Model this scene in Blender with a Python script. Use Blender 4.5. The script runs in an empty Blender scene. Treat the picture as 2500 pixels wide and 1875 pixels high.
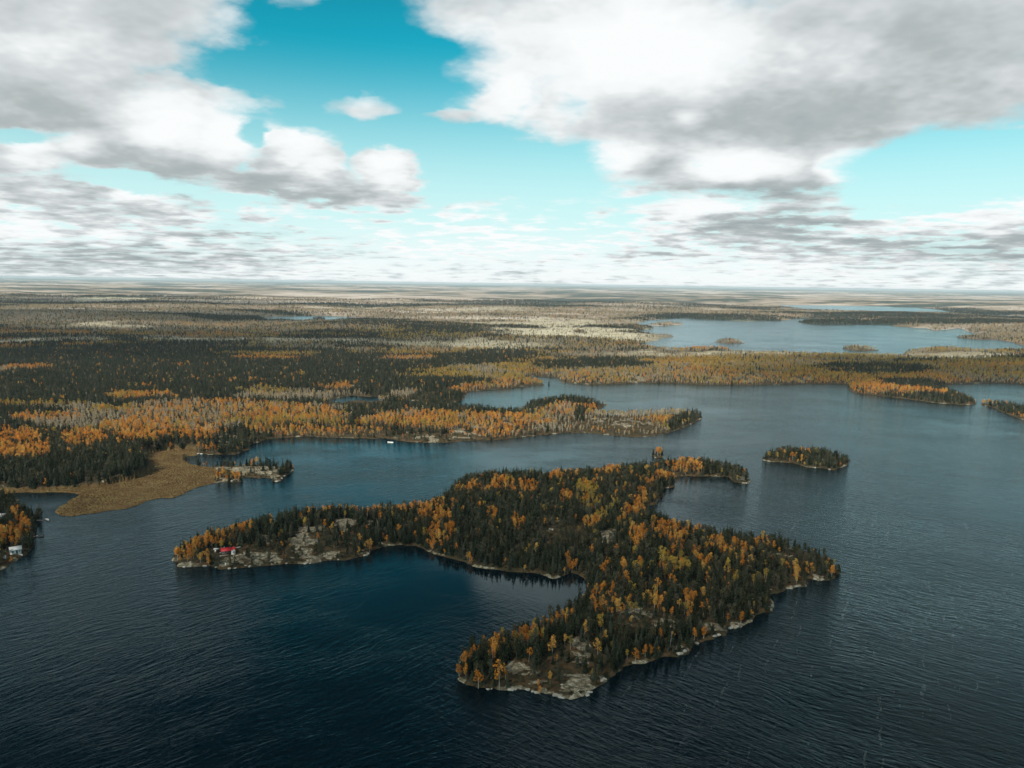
import bpy, math, random
import numpy as np
from mathutils import Vector, Matrix, Euler

random.seed(7)
RNG = np.random.default_rng(7)
scene = bpy.context.scene
COL = scene.collection

# ------------------------------------------------------------------ camera
W, H, F = 2500.0, 1875.0, 1903.0          # photograph size and focal length in its pixels
HC = 150.0                                # camera height above the lake, metres
PITCH, ROLL = math.radians(7.35), math.radians(0.83)
cp, sp = math.cos(PITCH), math.sin(PITCH)
fwd = np.array([0, cp, -sp]); up0 = np.array([0, sp, cp]); rt0 = np.array([1.0, 0, 0])
cr, sr = math.cos(ROLL), math.sin(ROLL)
rt = rt0 * cr + up0 * sr
up = up0 * cr - rt0 * sr
cam_d = bpy.data.cameras.new('camera'); cam = bpy.data.objects.new('camera', cam_d); COL.objects.link(cam)
cam_d.sensor_width = 36.0; cam_d.lens = 36.0 * F / W
cam_d.clip_start = 1.0; cam_d.clip_end = 300000.0
m = Matrix.Identity(4)
for i in range(3):
    m[i][0], m[i][1], m[i][2] = rt[i], up[i], -fwd[i]
m[2][3] = HC
cam.matrix_world = m
scene.camera = cam


def ray(px, py):
    d = fwd * F + rt * (px - W / 2) + up * (H / 2 - py)
    return d / np.linalg.norm(d)


def gp(px, py, z=0.0):
    """where the sight line of a photograph pixel meets the height z"""
    d = ray(px, py)
    t = (z - HC) / d[2]
    return np.array([d[0] * t, d[1] * t, z])


def project(x, y, z):
    vx, vy, vz = x, y, z - HC
    f_ = vx * fwd[0] + vy * fwd[1] + vz * fwd[2]
    r_ = vx * rt[0] + vy * rt[1] + vz * rt[2]
    u_ = vx * up[0] + vy * up[1] + vz * up[2]
    return W / 2 + F * r_ / f_, H / 2 - F * u_ / f_


# ------------------------------------------------------------------ exposure
vs = scene.view_settings
vs.view_transform = 'Standard'; vs.look = 'None'; vs.gamma = 1.0; vs.exposure = 0.4; vs.use_curve_mapping = False
scene.cycles.use_denoising = True
scene.cycles.max_bounces = 5
scene.cycles.diffuse_bounces = 2
scene.cycles.glossy_bounces = 2
scene.cycles.transmission_bounces = 2
scene.cycles.transparent_max_bounces = 6
scene.cycles.volume_bounces = 0
scene.cycles.sample_clamp_indirect = 4.0

# ------------------------------------------------------------------ sun
SUN_EL, SUN_AZ = math.radians(40), math.radians(218)      # azimuth from +Y clockwise: behind the camera, to the left
sdir = Vector((math.sin(SUN_AZ) * math.cos(SUN_EL), math.cos(SUN_AZ) * math.cos(SUN_EL), math.sin(SUN_EL)))
sun_d = bpy.data.lights.new('sun', 'SUN'); sun = bpy.data.objects.new('sun', sun_d); COL.objects.link(sun)
sun_d.energy = 5.0; sun_d.angle = math.radians(0.55); sun_d.color = (1.0, 0.93, 0.82)
sun.rotation_euler = sdir.to_track_quat('Z', 'Y').to_euler()
sun.location = (0, 0, 3000)


# ------------------------------------------------------------------ node helpers
class NT:
    def __init__(self, tree):
        self.t = tree; self.n = tree.nodes; self.l = tree.links

    def new(self, ty, **kw):
        nd = self.n.new(ty)
        for k, v in kw.items():
            setattr(nd, k, v)
        return nd

    def put(self, sock, v):
        if isinstance(v, bpy.types.NodeSocket):
            self.l.new(v, sock)
        elif v is not None:
            if sock.type == 'RGBA' and hasattr(v, '__len__') and len(v) == 3:
                v = (*v, 1.0)
            sock.default_value = v

    def math(self, op, a, b=None, c=None, clamp=False):
        nd = self.new('ShaderNodeMath', operation=op, use_clamp=clamp)
        self.put(nd.inputs[0], a); self.put(nd.inputs[1], b)
        if c is not None:
            self.put(nd.inputs[2], c)
        return nd.outputs[0]

    def vmath(self, op, a, b=None, c=None):
        nd = self.new('ShaderNodeVectorMath', operation=op)
        self.put(nd.inputs[0], a)
        if op == 'SCALE':
            self.put(nd.inputs[3], b)
        elif b is not None:
            self.put(nd.inputs[1], b)
        if c is not None:
            self.put(nd.inputs[2], c)
        return nd.outputs['Value'] if op in ('LENGTH', 'DOT_PRODUCT', 'DISTANCE') else nd.outputs['Vector']

    def noise(self, vec, scale, detail=3.0, rough=0.5, dim='3D', w=None, color=False, dist=0.0):
        nd = self.new('ShaderNodeTexNoise', noise_dimensions=dim)
        self.put(nd.inputs['Vector'], vec)
        if w is not None:
            self.put(nd.inputs['W'], w)
        nd.inputs['Scale'].default_value = scale; nd.inputs['Detail'].default_value = detail
        nd.inputs['Roughness'].default_value = rough; nd.inputs['Distortion'].default_value = dist
        return nd.outputs[1] if color else nd.outputs[0]

    def smooth(self, v, a, b, to0=0.0, to1=1.0, kind='SMOOTHSTEP'):
        nd = self.new('ShaderNodeMapRange', interpolation_type=kind)
        for k, x in enumerate((v, a, b, to0, to1)):
            self.put(nd.inputs[k], x)
        return nd.outputs[0]

    def mix(self, f, a, b, kind='MIX'):
        nd = self.new('ShaderNodeMix', data_type='RGBA', blend_type=kind)
        self.put(nd.inputs[0], f); self.put(nd.inputs[6], a); self.put(nd.inputs[7], b)
        return nd.outputs[2]

    def ramp(self, f, stops):
        nd = self.new('ShaderNodeValToRGB')
        e = nd.color_ramp.elements
        while len(e) < len(stops):
            e.new(0.5)
        for k, (p, c) in enumerate(stops):
            e[k].position = p; e[k].color = (*c, 1.0)
        self.put(nd.inputs[0], f)
        return nd.outputs[0]

    def attr(self, name):
        nd = self.new('ShaderNodeAttribute', attribute_name=name)
        return nd.outputs['Fac']


# ------------------------------------------------------------------ world: sky with its clouds
world = bpy.data.worlds.new('World'); scene.world = world; world.use_nodes = True
world.cycles.sampling_method = 'MANUAL'; world.cycles.sample_map_resolution = 512
wt = NT(world.node_tree); wt.n.clear()


def azel(px, py):
    d = ray(px, py)
    return math.atan2(d[0], d[1]), math.asin(d[2])


PXR = 1.0 / F
COVER = [  # px, py, rx, ry, strength
    (150, 40, 400, 150, 1.0), (430, 20, 240, 110, .9), (130, 170, 240, 150, 1.0), (40, 290, 150, 110, 1.0),
    (400, 320, 320, 130, 1.0), (180, 370, 190, 85, .9), (420, 430, 70, 40, .6),
    (735, 400, 120, 90, 1.2), (705, 350, 60, 45, .9), (690, 442, 200, 36, 1.1), (870, 484, 190, 40, 1.1), (940, 415, 85, 60, 1.3),
    (60, 455, 240, 90, .9), (330, 510, 230, 55, .8), (120, 560, 420, 60, .85),
    (1145, 515, 75, 38, .9), (880, 250, 120, 55, .95), (430, 195, 110, 36, .75), (740, -5, 130, 55, .95), (560, 235, 170, 36, .75), (640, 515, 70, 22, .6), (1100, 290, 130, 26, .7), (1140, 395, 60, 14, .7),
    (1560, 120, 560, 210, 1.0), (1130, 40, 260, 80, .75), (2150, 130, 560, 250, 1.0), (1500, 260, 330, 130, .85),
    (1950, 290, 480, 140, 1.0), (1235, 230, 110, 85, .85), (1560, 385, 190, 75, .95), (1850, 430, 320, 75, 1.0),
    (2070, 410, 110, 60, .8), (1830, 540, 340, 90, .9), (2460, 530, 190, 130, .9), (2150, 560, 380, 60, .8),
    (1250, 620, 500, 60, .45), (400, 620, 520, 70, .75), (2000, 620, 700, 70, .75), (1050, 560, 500, 50, .2),
    # beyond the top of the frame: what the water mirrors
    (1500, -260, 260, 120, .85), (2250, -120, 300, 100, .6), (1330, -110, 190, 85, .95), (1700, -160, 320, 130, .9), (200, -260, 420, 150, .5), (1900, -500, 300, 120, .4),
]
HOLES = [(60, 325, 75, 26, 1.2), (820, 110, 330, 170, .9), (635, 320, 45, 45, .8), (845, 350, 22, 40, .5), (620, 420, 40, 26, .5), (960, 320, 160, 60, .6), (2330, 430, 260, 90, 1.2), (1260, 400, 250, 80, .9),
         (260, 440, 190, 22, .8), (1410, 275, 60, 40, .35), (800, -250, 520, 170, 1.0), (1500, -900, 1600, 420, 0.8)]
BRIGHT = [
    (1560, 105, 430, 135, 1.15), (1850, 60, 220, 80, .5), (1400, 190, 260, 80, .5), (725, 370, 80, 60, 1.1), (765, 410, 70, 45, 1.0), (930, 405, 75, 42, 1.2),
    (410, 300, 120, 75, 1.1), (570, 320, 120, 75, 1.1), (110, 130, 150, 70, .6), (90, 370, 60, 42, .9), (190, 350, 45, 30, .7),
    (1250, 225, 80, 75, 1.0), (1515, 385, 90, 50, 1.0), (1810, 405, 150, 45, 1.3), (2060, 405, 75, 42, 1.2), (1150, 515, 70, 36, 1.2),
    (1730, 505, 170, 32, 1.1), (2180, 545, 200, 35, .9), (30, 560, 80, 28, .9), (262, 577, 38, 16, 1.0), (430, 590, 42, 17, 1.0),
    (690, 605, 32, 12, .9), (1250, 570, 480, 100, 1.1), (2470, 490, 90, 50, .8), (330, 480, 70, 25, 1.0), (1420, 640, 900, 45, .6), (1680, 270, 50, 25, .7),
    (1390, -240, 160, 90, .5), (1330, -105, 160, 70, .9), (1700, -150, 260, 110, .8)]
DARK = [
    (1980, 260, 420, 80, .9), (2200, 140, 330, 120, .35), (450, 400, 300, 42, .8), (420, 440, 70, 28, .7), (690, 440, 170, 26, 1.0),
    (870, 490, 160, 30, .9), (1880, 470, 240, 22, 1.2), (1850, 545, 240, 24, 1.2), (1630, 410, 80, 30, .9), (1700, 578, 60, 14, .9),
    (200, 640, 420, 34, .9), (50, 280, 150, 80, .7), (2250, 610, 420, 30, .7), (120, 500, 220, 20, .7), (300, 30, 330, 70, .1),
    (1300, 20, 200, 30, .4), (2120, 350, 260, 40, .6), (2150, -200, 500, 160, .8)]

tc = wt.new('ShaderNodeTexCoord')
sep = wt.new('ShaderNodeSeparateXYZ'); wt.l.new(tc.outputs['Generated'], sep.inputs[0])
az_n = wt.math('ARCTAN2', sep.outputs[0], sep.outputs[1])
el_n = wt.math('ARCSINE', sep.outputs[2])
comb = wt.new('ShaderNodeCombineXYZ'); wt.l.new(az_n, comb.inputs[0]); wt.l.new(el_n, comb.inputs[1])
P0 = comb.outputs[0]
# cloud-layer coordinates: shrink towards the horizon as a flat layer does
zc = wt.math('ADD', wt.math('MAXIMUM', sep.outputs[2], 0.0), 0.26)
inv = wt.math('DIVIDE', 1.0, zc)
LAY = wt.vmath('SCALE', tc.outputs['Generated'], inv)
inv2 = wt.math('DIVIDE', 1.0, wt.math('ADD', wt.math('MAXIMUM', sep.outputs[2], 0.0), 0.055))
FLAT = wt.vmath('SCALE', tc.outputs['Generated'], inv2)
lowf = wt.smooth(el_n, 0.17, 0.05)
wA = wt.vmath('SUBTRACT', wt.noise(LAY, 2.2, 5, .55, color=True), (.5, .5, .5))
wB = wt.vmath('SUBTRACT', wt.noise(LAY, 9, 4, .6, color=True), (.5, .5, .5))
warp = wt.vmath('ADD', wt.vmath('SCALE', wA, wt.math('MULTIPLY', zc, .17)), wt.vmath('SCALE', wB, wt.math('MULTIPLY', zc, .11)))
P = wt.vmath('ADD', P0, wt.vmath('MULTIPLY', warp, (1.0, .7, 0)))
PS = wt.vmath('ADD', P0, wt.vmath('MULTIPLY', wt.vmath('SCALE', wA, wt.math('MULTIPLY', zc, .14)), (1.0, .6, 0)))


def blobs(p, lst, a=1.3, b=.25, kind='SMOOTHSTEP'):
    acc = None
    for (bx, by, rx, ry, s) in lst:
        az_, e = azel(bx, by)
        q = wt.vmath('MULTIPLY', wt.vmath('SUBTRACT', p, (az_, e, 0)), (1 / (rx * PXR), 1 / (ry * PXR), 0))
        v = wt.smooth(wt.vmath('LENGTH', q), a, b, 0.0, s, kind)
        acc = v if acc is None else wt.math('MAXIMUM', acc, v)
    return acc


def puffs(vec, scale, detail=4.0):
    nd = wt.new('ShaderNodeTexVoronoi', feature='SMOOTH_F1', normalize=True)
    wt.l.new(vec, nd.inputs['Vector']); nd.inputs['Scale'].default_value = scale; nd.inputs['Detail'].default_value = detail
    nd.inputs['Roughness'].default_value = .55; nd.inputs['Lacunarity'].default_value = 2.1; nd.inputs['Smoothness'].default_value = .6
    return nd.outputs['Distance']


def off(v, dz):
    return wt.vmath('ADD', v, wt.vmath('SCALE', (0.0, 0.0, dz), inv))


LW = wt.vmath('ADD', LAY, wt.vmath('SCALE', wB, .10))
cov = wt.math('SUBTRACT', blobs(P, COVER), blobs(P, HOLES))
n1 = wt.noise(LAY, 3.2, 4, .52)
pf = puffs(LW, 9.0, 2.0)
n1b = wt.noise(off(LAY, .02), 3.2, 4, .52)
MID = wt.vmath('SCALE', tc.outputs['Generated'], wt.math('DIVIDE', 1.0, wt.math('ADD', wt.math('MAXIMUM', sep.outputs[2], 0.0), 0.105)))
n4 = wt.noise(MID, 4.6, 4, .56)
n4b = wt.noise(wt.vmath('SUBTRACT', MID, wt.vmath('SCALE', (0.0, 0.0, .014), inv2)), 4.6, 3, .56)
n3 = wt.noise(FLAT, 1.9, 5, .55)

gen = wt.smooth(el_n, 0.85, 1.2, 0.0, 1.0)           # loose cloud overhead


def w(v, c, k):
    return wt.math('MULTIPLY', wt.math('SUBTRACT', v, c), k)


hi = wt.math('SUBTRACT', 1.0, lowf)
dens = wt.math('ADD', wt.math('ADD', cov, gen), wt.math('ADD', w(n1, .5, 1.1), wt.math('ADD', wt.math('MULTIPLY', w(pf, .33, -1.0), hi), wt.math('MULTIPLY', wt.math('ADD', w(n3, .5, 1.0), w(n4, .5, 3.6)), lowf))))
dens = wt.math('ADD', dens, wt.smooth(el_n, .36, .5, 0.0, wt.math('MULTIPLY', wt.smooth(el_n, .8, 1.0, 1.0, 0.0), -.5)))
alpha = wt.smooth(dens, 0.02, 0.80)
low = wt.smooth(el_n, 0.085, 0.0)                         # pale air near the horizon
alpha = wt.math('MAXIMUM', alpha, wt.math('MULTIPLY', low, .9))
rel = wt.math('MULTIPLY', wt.math('SUBTRACT', n1, n1b), 2.0)
br = wt.math('SUBTRACT', blobs(PS, BRIGHT, 1.45, .0), wt.math('MULTIPLY', blobs(PS, DARK, 1.5, .1), .62))
lum = wt.math('ADD', wt.math('ADD', wt.math('MULTIPLY', br, .74), wt.math('ADD', .57, wt.math('MULTIPLY', wt.smooth(el_n, .030, .0), .30))), wt.math('ADD', rel, wt.math('ADD', w(n1, .5, .75), wt.math('ADD', wt.math('MULTIPLY', w(pf, .33, -.18), hi), wt.math('MULTIPLY', wt.math('ADD', w(n3, .5, -.8), w(n4b, .5, -2.0)), lowf)))))
edge = wt.smooth(dens, 0.35, 1.0, .22, 0.0)            # thin edges let light through
lum = wt.math('ADD', lum, edge)
ccol = wt.ramp(wt.smooth(lum, -0.25, 1.25, kind='LINEAR'), [(0.0, (.33, .385, .405)), (.36, (.45, .495, .50)), (.62, (.66, .70, .71)), (.82, (.87, .90, .905)), (1.0, (.94, .96, .962))])
sky = wt.new('ShaderNodeTexSky', sky_type='NISHITA'); sky.sun_disc = False
sky.sun_elevation = SUN_EL; sky.sun_rotation = SUN_AZ
sky.air_density = 1.0; sky.dust_density = 0.6; sky.ozone_density = 1.5
skyc = wt.mix(1.0, sky.outputs[0], (.06, 1.13, 1.0), 'MULTIPLY')
skyc = wt.vmath('SCALE', skyc, wt.smooth(el_n, .27, .52, 1.0, .26))
skyc = wt.mix(wt.math('MULTIPLY', wt.smooth(el_n, .29, .04), .93), skyc, (6.6, 8.5, 8.6))
bg1 = wt.new('ShaderNodeBackground'); wt.l.new(skyc, bg1.inputs[0]); bg1.inputs[1].default_value = 0.085
bg2 = wt.new('ShaderNodeBackground'); wt.l.new(ccol, bg2.inputs[0]); bg2.inputs[1].default_value = 0.78
mxs = wt.new('ShaderNodeMixShader'); wt.l.new(alpha, mxs.inputs[0]); wt.l.new(bg1.outputs[0], mxs.inputs[1]); wt.l.new(bg2.outputs[0], mxs.inputs[2])
wo = wt.new('ShaderNodeOutputWorld'); wt.l.new(mxs.outputs[0], wo.inputs[0])


# ------------------------------------------------------------------ numpy noise
def _hash(ix, iy, seed):
    n = (ix.astype(np.int64) * 374761393 + iy.astype(np.int64) * 668265263 + seed * 1442695040888963) & 0xffffffff
    n = ((n ^ (n >> 13)) * 1274126177) & 0xffffffff
    n = ((n ^ (n >> 16)) * 2246822519) & 0xffffffff
    return ((n ^ (n >> 15)) & 0xffffff) / float(0xffffff)


def vnoise(x, y, s, seed=0):
    x = x / s; y = y / s
    ix = np.floor(x); iy = np.floor(y)
    fx = x - ix; fy = y - iy
    fx = fx * fx * (3 - 2 * fx); fy = fy * fy * (3 - 2 * fy)
    a = _hash(ix, iy, seed); b = _hash(ix + 1, iy, seed); c = _hash(ix, iy + 1, seed); d = _hash(ix + 1, iy + 1, seed)
    return (a * (1 - fx) + b * fx) * (1 - fy) + (c * (1 - fx) + d * fx) * fy


def fbm(x, y, s, seed=0, oc=4, g=.5):
    v = 0; a = 1; t = 0
    for o in range(oc):
        v = v + a * vnoise(x + 13.7 * o, y - 7.1 * o, s / 2 ** o, seed + o); t += a; a *= g
    return v / t


def sstep(v, a, b):
    t = np.clip((v - a) / (b - a), 0, 1)
    return t * t * (3 - 2 * t)


# ------------------------------------------------------------------ shorelines, traced on the photograph and laid on the ground
MAINLAKE = [(-900, 1262), (-500, 1240), (-200, 1222), (0, 1208), (34, 1203), (68, 1202), (119, 1202), (153, 1202), (180, 1205), (192, 1208), (176, 1220), (153, 1231), (139, 1241), (134, 1251), (149, 1259), (176, 1260),
 (203, 1254), (244, 1251), (264, 1246), (305, 1241), (336, 1234), (356, 1222), (383, 1217), (424, 1214), (447, 1207), (471, 1195), (492, 1186), (525, 1179), (539, 1176), (569, 1178), (590, 1176), (592, 1169), (578, 1166), (620, 1165),
 (634, 1170), (637, 1166), (664, 1168), (664, 1176), (678, 1177), (692, 1169), (688, 1165), (708, 1158), (719, 1147), (715, 1142), (695, 1144), (668, 1138), (624, 1135), (576, 1136), (542, 1137), (519, 1140), (492, 1137), (468, 1132),
 (454, 1127), (450, 1117), (456, 1114), (481, 1112), (483, 1107), (502, 1107), (508, 1110), (542, 1109), (576, 1110), (590, 1103), (610, 1097), (605, 1088), (620, 1083), (650, 1073), (680, 1069), (712, 1067), (750, 1065),
 (791, 1068), (876, 1070), (932, 1071), (961, 1073), (1002, 1079), (1034, 1081), (1083, 1081), (1128, 1077), (1185, 1075), (1225, 1073), (1266, 1068), (1327, 1062), (1376, 1057), (1429, 1057), (1470, 1060), (1510, 1065), (1551, 1068), (1592, 1065),
 (1632, 1057), (1665, 1047), (1689, 1035), (1716, 1020), (1710, 1012), (1673, 1009), (1592, 1012), (1510, 1014), (1449, 1012), (1462, 1000), (1486, 987), (1461, 987), (1445, 982), (1437, 978), (1388, 976), (1360, 978), (1307, 984), (1287, 988),
 (1278, 1002), (1258, 1009), (1225, 1009), (1185, 1004), (1160, 1002), (1128, 996), (1110, 987), (1106, 983), (1130, 978), (1134, 969), (1140, 957), (1185, 952), (1238, 949), (1266, 945), (1299, 941), (1327, 941), (1320, 934), (1282, 929),
 (1278, 921), (1307, 918), (1360, 923), (1372, 933), (1409, 937), (1449, 940), (1490, 939), (1551, 936), (1592, 935), (1653, 936), (1719, 940), (1815, 941), (1928, 938), (2069, 938), (2072, 951), (2086, 959), (2154, 968), (2211, 974), (2284, 984),
 (2352, 989), (2386, 988), (2375, 976), (2324, 959), (2295, 948), (2284, 940), (2352, 937), (2408, 935), (2482, 937), (2510, 942), (2600, 948), (2800, 960), (3300, 985), (3900, 1030), (3900, 2800), (-2600, 2800), (-2200, 1340)]
NEAR = [(421, 1368), (437, 1383), (475, 1384), (507, 1381), (529, 1386), (541, 1390), (570, 1389), (589, 1386), (633, 1381), (681, 1377), (728, 1377), (760, 1377), (788, 1370), (823, 1368), (855, 1365), (874, 1360), (899, 1356), (905, 1348), (918, 1340),
 (950, 1332), (981, 1330), (1013, 1333), (1038, 1340), (1059, 1352), (1084, 1362), (1127, 1369), (1156, 1381), (1186, 1388), (1236, 1394), (1295, 1397), (1321, 1402), (1350, 1412), (1367, 1407), (1392, 1398), (1413, 1401), (1428, 1409), (1432, 1424),
 (1424, 1455), (1384, 1497), (1325, 1523), (1257, 1552), (1205, 1571), (1169, 1579), (1139, 1596), (1120, 1613), (1112, 1632), (1122, 1658), (1143, 1672), (1169, 1681), (1198, 1681), (1219, 1686), (1253, 1683), (1278, 1683), (1312, 1691), (1350, 1698),
 (1376, 1706), (1397, 1709), (1426, 1702), (1443, 1687), (1460, 1672), (1481, 1660), (1506, 1649), (1523, 1628), (1549, 1620), (1591, 1613), (1616, 1606), (1654, 1604), (1675, 1592), (1698, 1575), (1735, 1560), (1766, 1550), (1778, 1534), (1807, 1531), (1821, 1518),
 (1842, 1506), (1864, 1496), (1883, 1495), (1886, 1484), (1883, 1470), (1884, 1455), (1905, 1446), (1924, 1438), (1943, 1434), (1968, 1431), (1968, 1420), (1966, 1411), (1975, 1411), (1994, 1416), (2022, 1416), (2044, 1408), (2054, 1398), (2044, 1384), (2030, 1368), (1994, 1354), (1949, 1341),
 (1911, 1332), (1880, 1325), (1848, 1322), (1801, 1317), (1753, 1313), (1706, 1304), (1658, 1293), (1627, 1276), (1604, 1268), (1589, 1259), (1574, 1245), (1568, 1236), (1604, 1231), (1608, 1216), (1619, 1207), (1612, 1198), (1619, 1192), (1646, 1191), (1647, 1177),
 (1649, 1165), (1677, 1162), (1715, 1163), (1747, 1162), (1778, 1165), (1791, 1177), (1810, 1180), (1828, 1181), (1835, 1173), (1828, 1165), (1812, 1156), (1785, 1148), (1753, 1142), (1706, 1136), (1674, 1133), (1642, 1137), (1611, 1140), (1563, 1147), (1516, 1154), (1450, 1158),
 (1370, 1165), (1290, 1165), (1210, 1168), (1150, 1172), (1110, 1190), (1090, 1215), (1063, 1232), (1021, 1242), (970, 1249), (918, 1253), (823, 1256), (760, 1258), (712, 1263), (665, 1278), (617, 1288), (570, 1300), (532, 1312), (484, 1328), (445, 1345), (424, 1356)]
EASTI = [(1861, 1124), (1880, 1128), (1911, 1128), (1943, 1132), (1968, 1140), (2006, 1143), (2038, 1147), (2057, 1140), (2070, 1131), (2071, 1123), (2038, 1117), (2006, 1112), (1943, 1109), (1896, 1110), (1867, 1116)]
TINY = [(1592, 1112), (1600, 1118), (1612, 1119), (1622, 1115), (1618, 1109), (1604, 1108)]
LEFTI = [(102, 1270), (92, 1273), (86, 1288), (83, 1305), (78, 1325), (80, 1339), (68, 1353), (51, 1363), (27, 1375), (0, 1390), (-60, 1410), (-260, 1450), (-700, 1480), (-900, 1400), (-700, 1290), (-300, 1232), (-60, 1221), (0, 1219), (20, 1216), (49, 1218), (34, 1228), (20, 1233), (44, 1240), (72, 1250), (98, 1262)]
SPIT = [(2391, 987), (2414, 993), (2431, 999), (2454, 1010), (2500, 1026), (2620, 1060), (2900, 1130), (3300, 1140), (3100, 1070), (2700, 1020), (2500, 1000), (2448, 990), (2410, 985), (2397, 984)]
POND1 = [(805, 980), (830, 969), (862, 966), (905, 969), (945, 966), (957, 972), (940, 977), (905, 980), (870, 977), (835, 983)]
STREAM1 = [(655, 969), (690, 966.5), (740, 967), (790, 966), (790, 968), (740, 970), (690, 969.5)]
STREAM2 = [(960, 975), (1000, 978), (1040, 981.5), (1075, 981), (1112, 981), (1112, 985), (1075, 985), (1030, 985), (990, 981)]
LAKE2 = [(636, 777), (678, 773), (735, 771), (819, 772), (882, 776), (898, 779), (848, 783), (791, 785), (735, 785), (667, 784)]
LAKE2I = [(765, 777), (790, 778), (800, 780), (770, 780)]
BIGLAKE = [(1544, 789), (1589, 781), (1674, 777), (1730, 781), (1815, 784), (1900, 784), (1934, 777), (2040, 778), (2126, 783), (2100, 785), (2030, 781), (1951, 783), (1951, 787), (1985, 793), (2069, 794), (2154, 793), (2199, 798), (2256, 801), (2284, 806), (2346, 801), (2363, 810), (2420, 818), (2375, 822),
 (2335, 824), (2375, 828), (2437, 830), (2500, 842), (2700, 862), (2700, 880), (2500, 859), (2437, 857), (2386, 860), (2330, 853), (2280, 852), (2222, 860), (2190, 870), (2132, 868), (2030, 868), (1985, 867), (1900, 863), (1792, 861), (1770, 853), (1700, 852), (1670, 858), (1617, 855), (1549, 846), (1565, 838), (1589, 835), (1646, 820), (1600, 818), (1560, 813), (1566, 806), (1600, 800), (1560, 796)]
BI1 = [(1747, 836), (1781, 840), (1815, 838), (1800, 834), (1760, 833)]
BI2 = [(2055, 851), (2090, 858), (2150, 856), (2130, 852), (2080, 849)]
BI3 = [(1589, 794), (1620, 796), (1668, 792), (1640, 789), (1600, 791)]
FAR3 = [(1889, 748), (1928, 744), (2098, 746), (2211, 750), (2295, 756), (2335, 765), (2211, 766), (2098, 763), (1985, 758), (1930, 752)]
FAR4 = [(2346, 769), (2420, 770), (2600, 778), (2600, 783), (2430, 775)]
FAR5 = [(-100, 683), (500, 688), (1300, 699), (1300, 700), (500, 689.5), (-100, 684.5)]
POLYS = [MAINLAKE, NEAR, EASTI, TINY, LEFTI, SPIT, POND1, STREAM1, STREAM2, LAKE2, LAKE2I, BIGLAKE, BI1, BI2, BI3, FAR3, FAR4]
MARSH = [(-300, 1200), (0, 1197), (120, 1194), (250, 1186), (330, 1170), (366, 1152), (345, 1128), (350, 1112), (400, 1100), (470, 1096), (484, 1100), (481, 1114), (440, 1122), (470, 1136), (520, 1142), (534, 1158), (520, 1190), (470, 1215), (330, 1250), (200, 1275), (90, 1265), (150, 1225), (170, 1208), (120, 1203), (0, 1208), (-300, 1230)]

HF = HC * F
CU = 1450; U0, U1 = -1.02, 1.02
KSTEP = 2.05
K = np.concatenate([np.array([4.0, 5.0, 6.5, 8.0]), np.arange(10.0, 2150.0, KSTEP)])
K = np.array(K)                                          # row k lies at Y = HC*F/k
NU, NK = CU, len(K)
Uc = np.linspace(U0, U1, NU)
UU, KK = np.meshgrid(Uc, K)
YY = HF / KK; XX = UU * YY


def world_poly(poly):
    pts = [gp(a, b)[:2] for a, b in poly]
    return np.array(pts)


def parity(polys):
    par = np.zeros((NK, NU + 1), np.int32)
    for poly in polys:
        p = world_poly(poly)
        u = p[:, 0] / p[:, 1]; k = HF / p[:, 1]
        for i in range(len(p)):
            u0, k0 = u[i], k[i]; u1, k1 = u[(i + 1) % len(p)], k[(i + 1) % len(p)]
            if k0 == k1: continue
            if k0 > k1: u0, k0, u1, k1 = u1, k1, u0, k0
            r0 = np.searchsorted(K, k0, 'left'); r1 = np.searchsorted(K, k1, 'left')
            if r1 <= r0: continue
            rows = np.arange(r0, r1)
            uu = u0 + (u1 - u0) * (K[rows] - k0) / (k1 - k0)
            cc = np.clip(np.searchsorted(Uc, uu), 0, NU)
            np.add.at(par, (rows, cc), 1)
    return (np.cumsum(par, axis=1)[:, :NU] % 2).astype(bool)


water_mask = parity(POLYS)
SD = np.full((NK, NU), 1e9)
for poly in POLYS:
    p = world_poly(poly)
    for i in range(len(p)):
        a = p[i]; b = p[(i + 1) % len(p)]
        R = 70 + 0.02 * max(a[1], b[1])
        ylo, yhi = min(a[1], b[1]) - R, max(a[1], b[1]) + R
        ylo = max(ylo, 40)
        r0 = np.searchsorted(K, HF / yhi); r1 = np.searchsorted(K, HF / ylo)
        if r1 <= r0: continue
        xs = np.array([min(a[0], b[0]) - R, max(a[0], b[0]) + R])
        cand = np.array([xs[0] / ylo, xs[0] / yhi, xs[1] / ylo, xs[1] / yhi])
        c0 = max(np.searchsorted(Uc, cand.min()) - 1, 0); c1 = min(np.searchsorted(Uc, cand.max()) + 1, NU)
        if c1 <= c0: continue
        X = XX[r0:r1, c0:c1]; Y = YY[r0:r1, c0:c1]
        d = b - a; L = d @ d + 1e-9
        t = np.clip(((X - a[0]) * d[0] + (Y - a[1]) * d[1]) / L, 0, 1)
        dist = np.hypot(X - a[0] - t * d[0], Y - a[1] - t * d[1])
        s = SD[r0:r1, c0:c1]; np.minimum(s, dist, out=s)
SD = np.minimum(SD, 300.0)
SD = np.where(water_mask, -SD, SD)
wob = (fbm(XX, YY, 9, 3, 4, .6) - .5) * 5.0 * sstep(YY, 3000, 800) + (fbm(XX, YY, 60, 9, 3) - .5) * 0.02 * YY * sstep(YY, 500, 2500)
SD = SD + wob
PX, PY = project(XX, YY, 0.0)


def ell(lst, px, py, soft=.35):
    v = np.zeros_like(px)
    for (a, b, rx, ry, *s) in lst:
        r = np.hypot((px - a) / rx, (py - b) / ry)
        v = np.maximum(v, (s[0] if s else 1.0) * (1 - sstep(r, 1 - soft, 1 + soft)))
    return v


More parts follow.
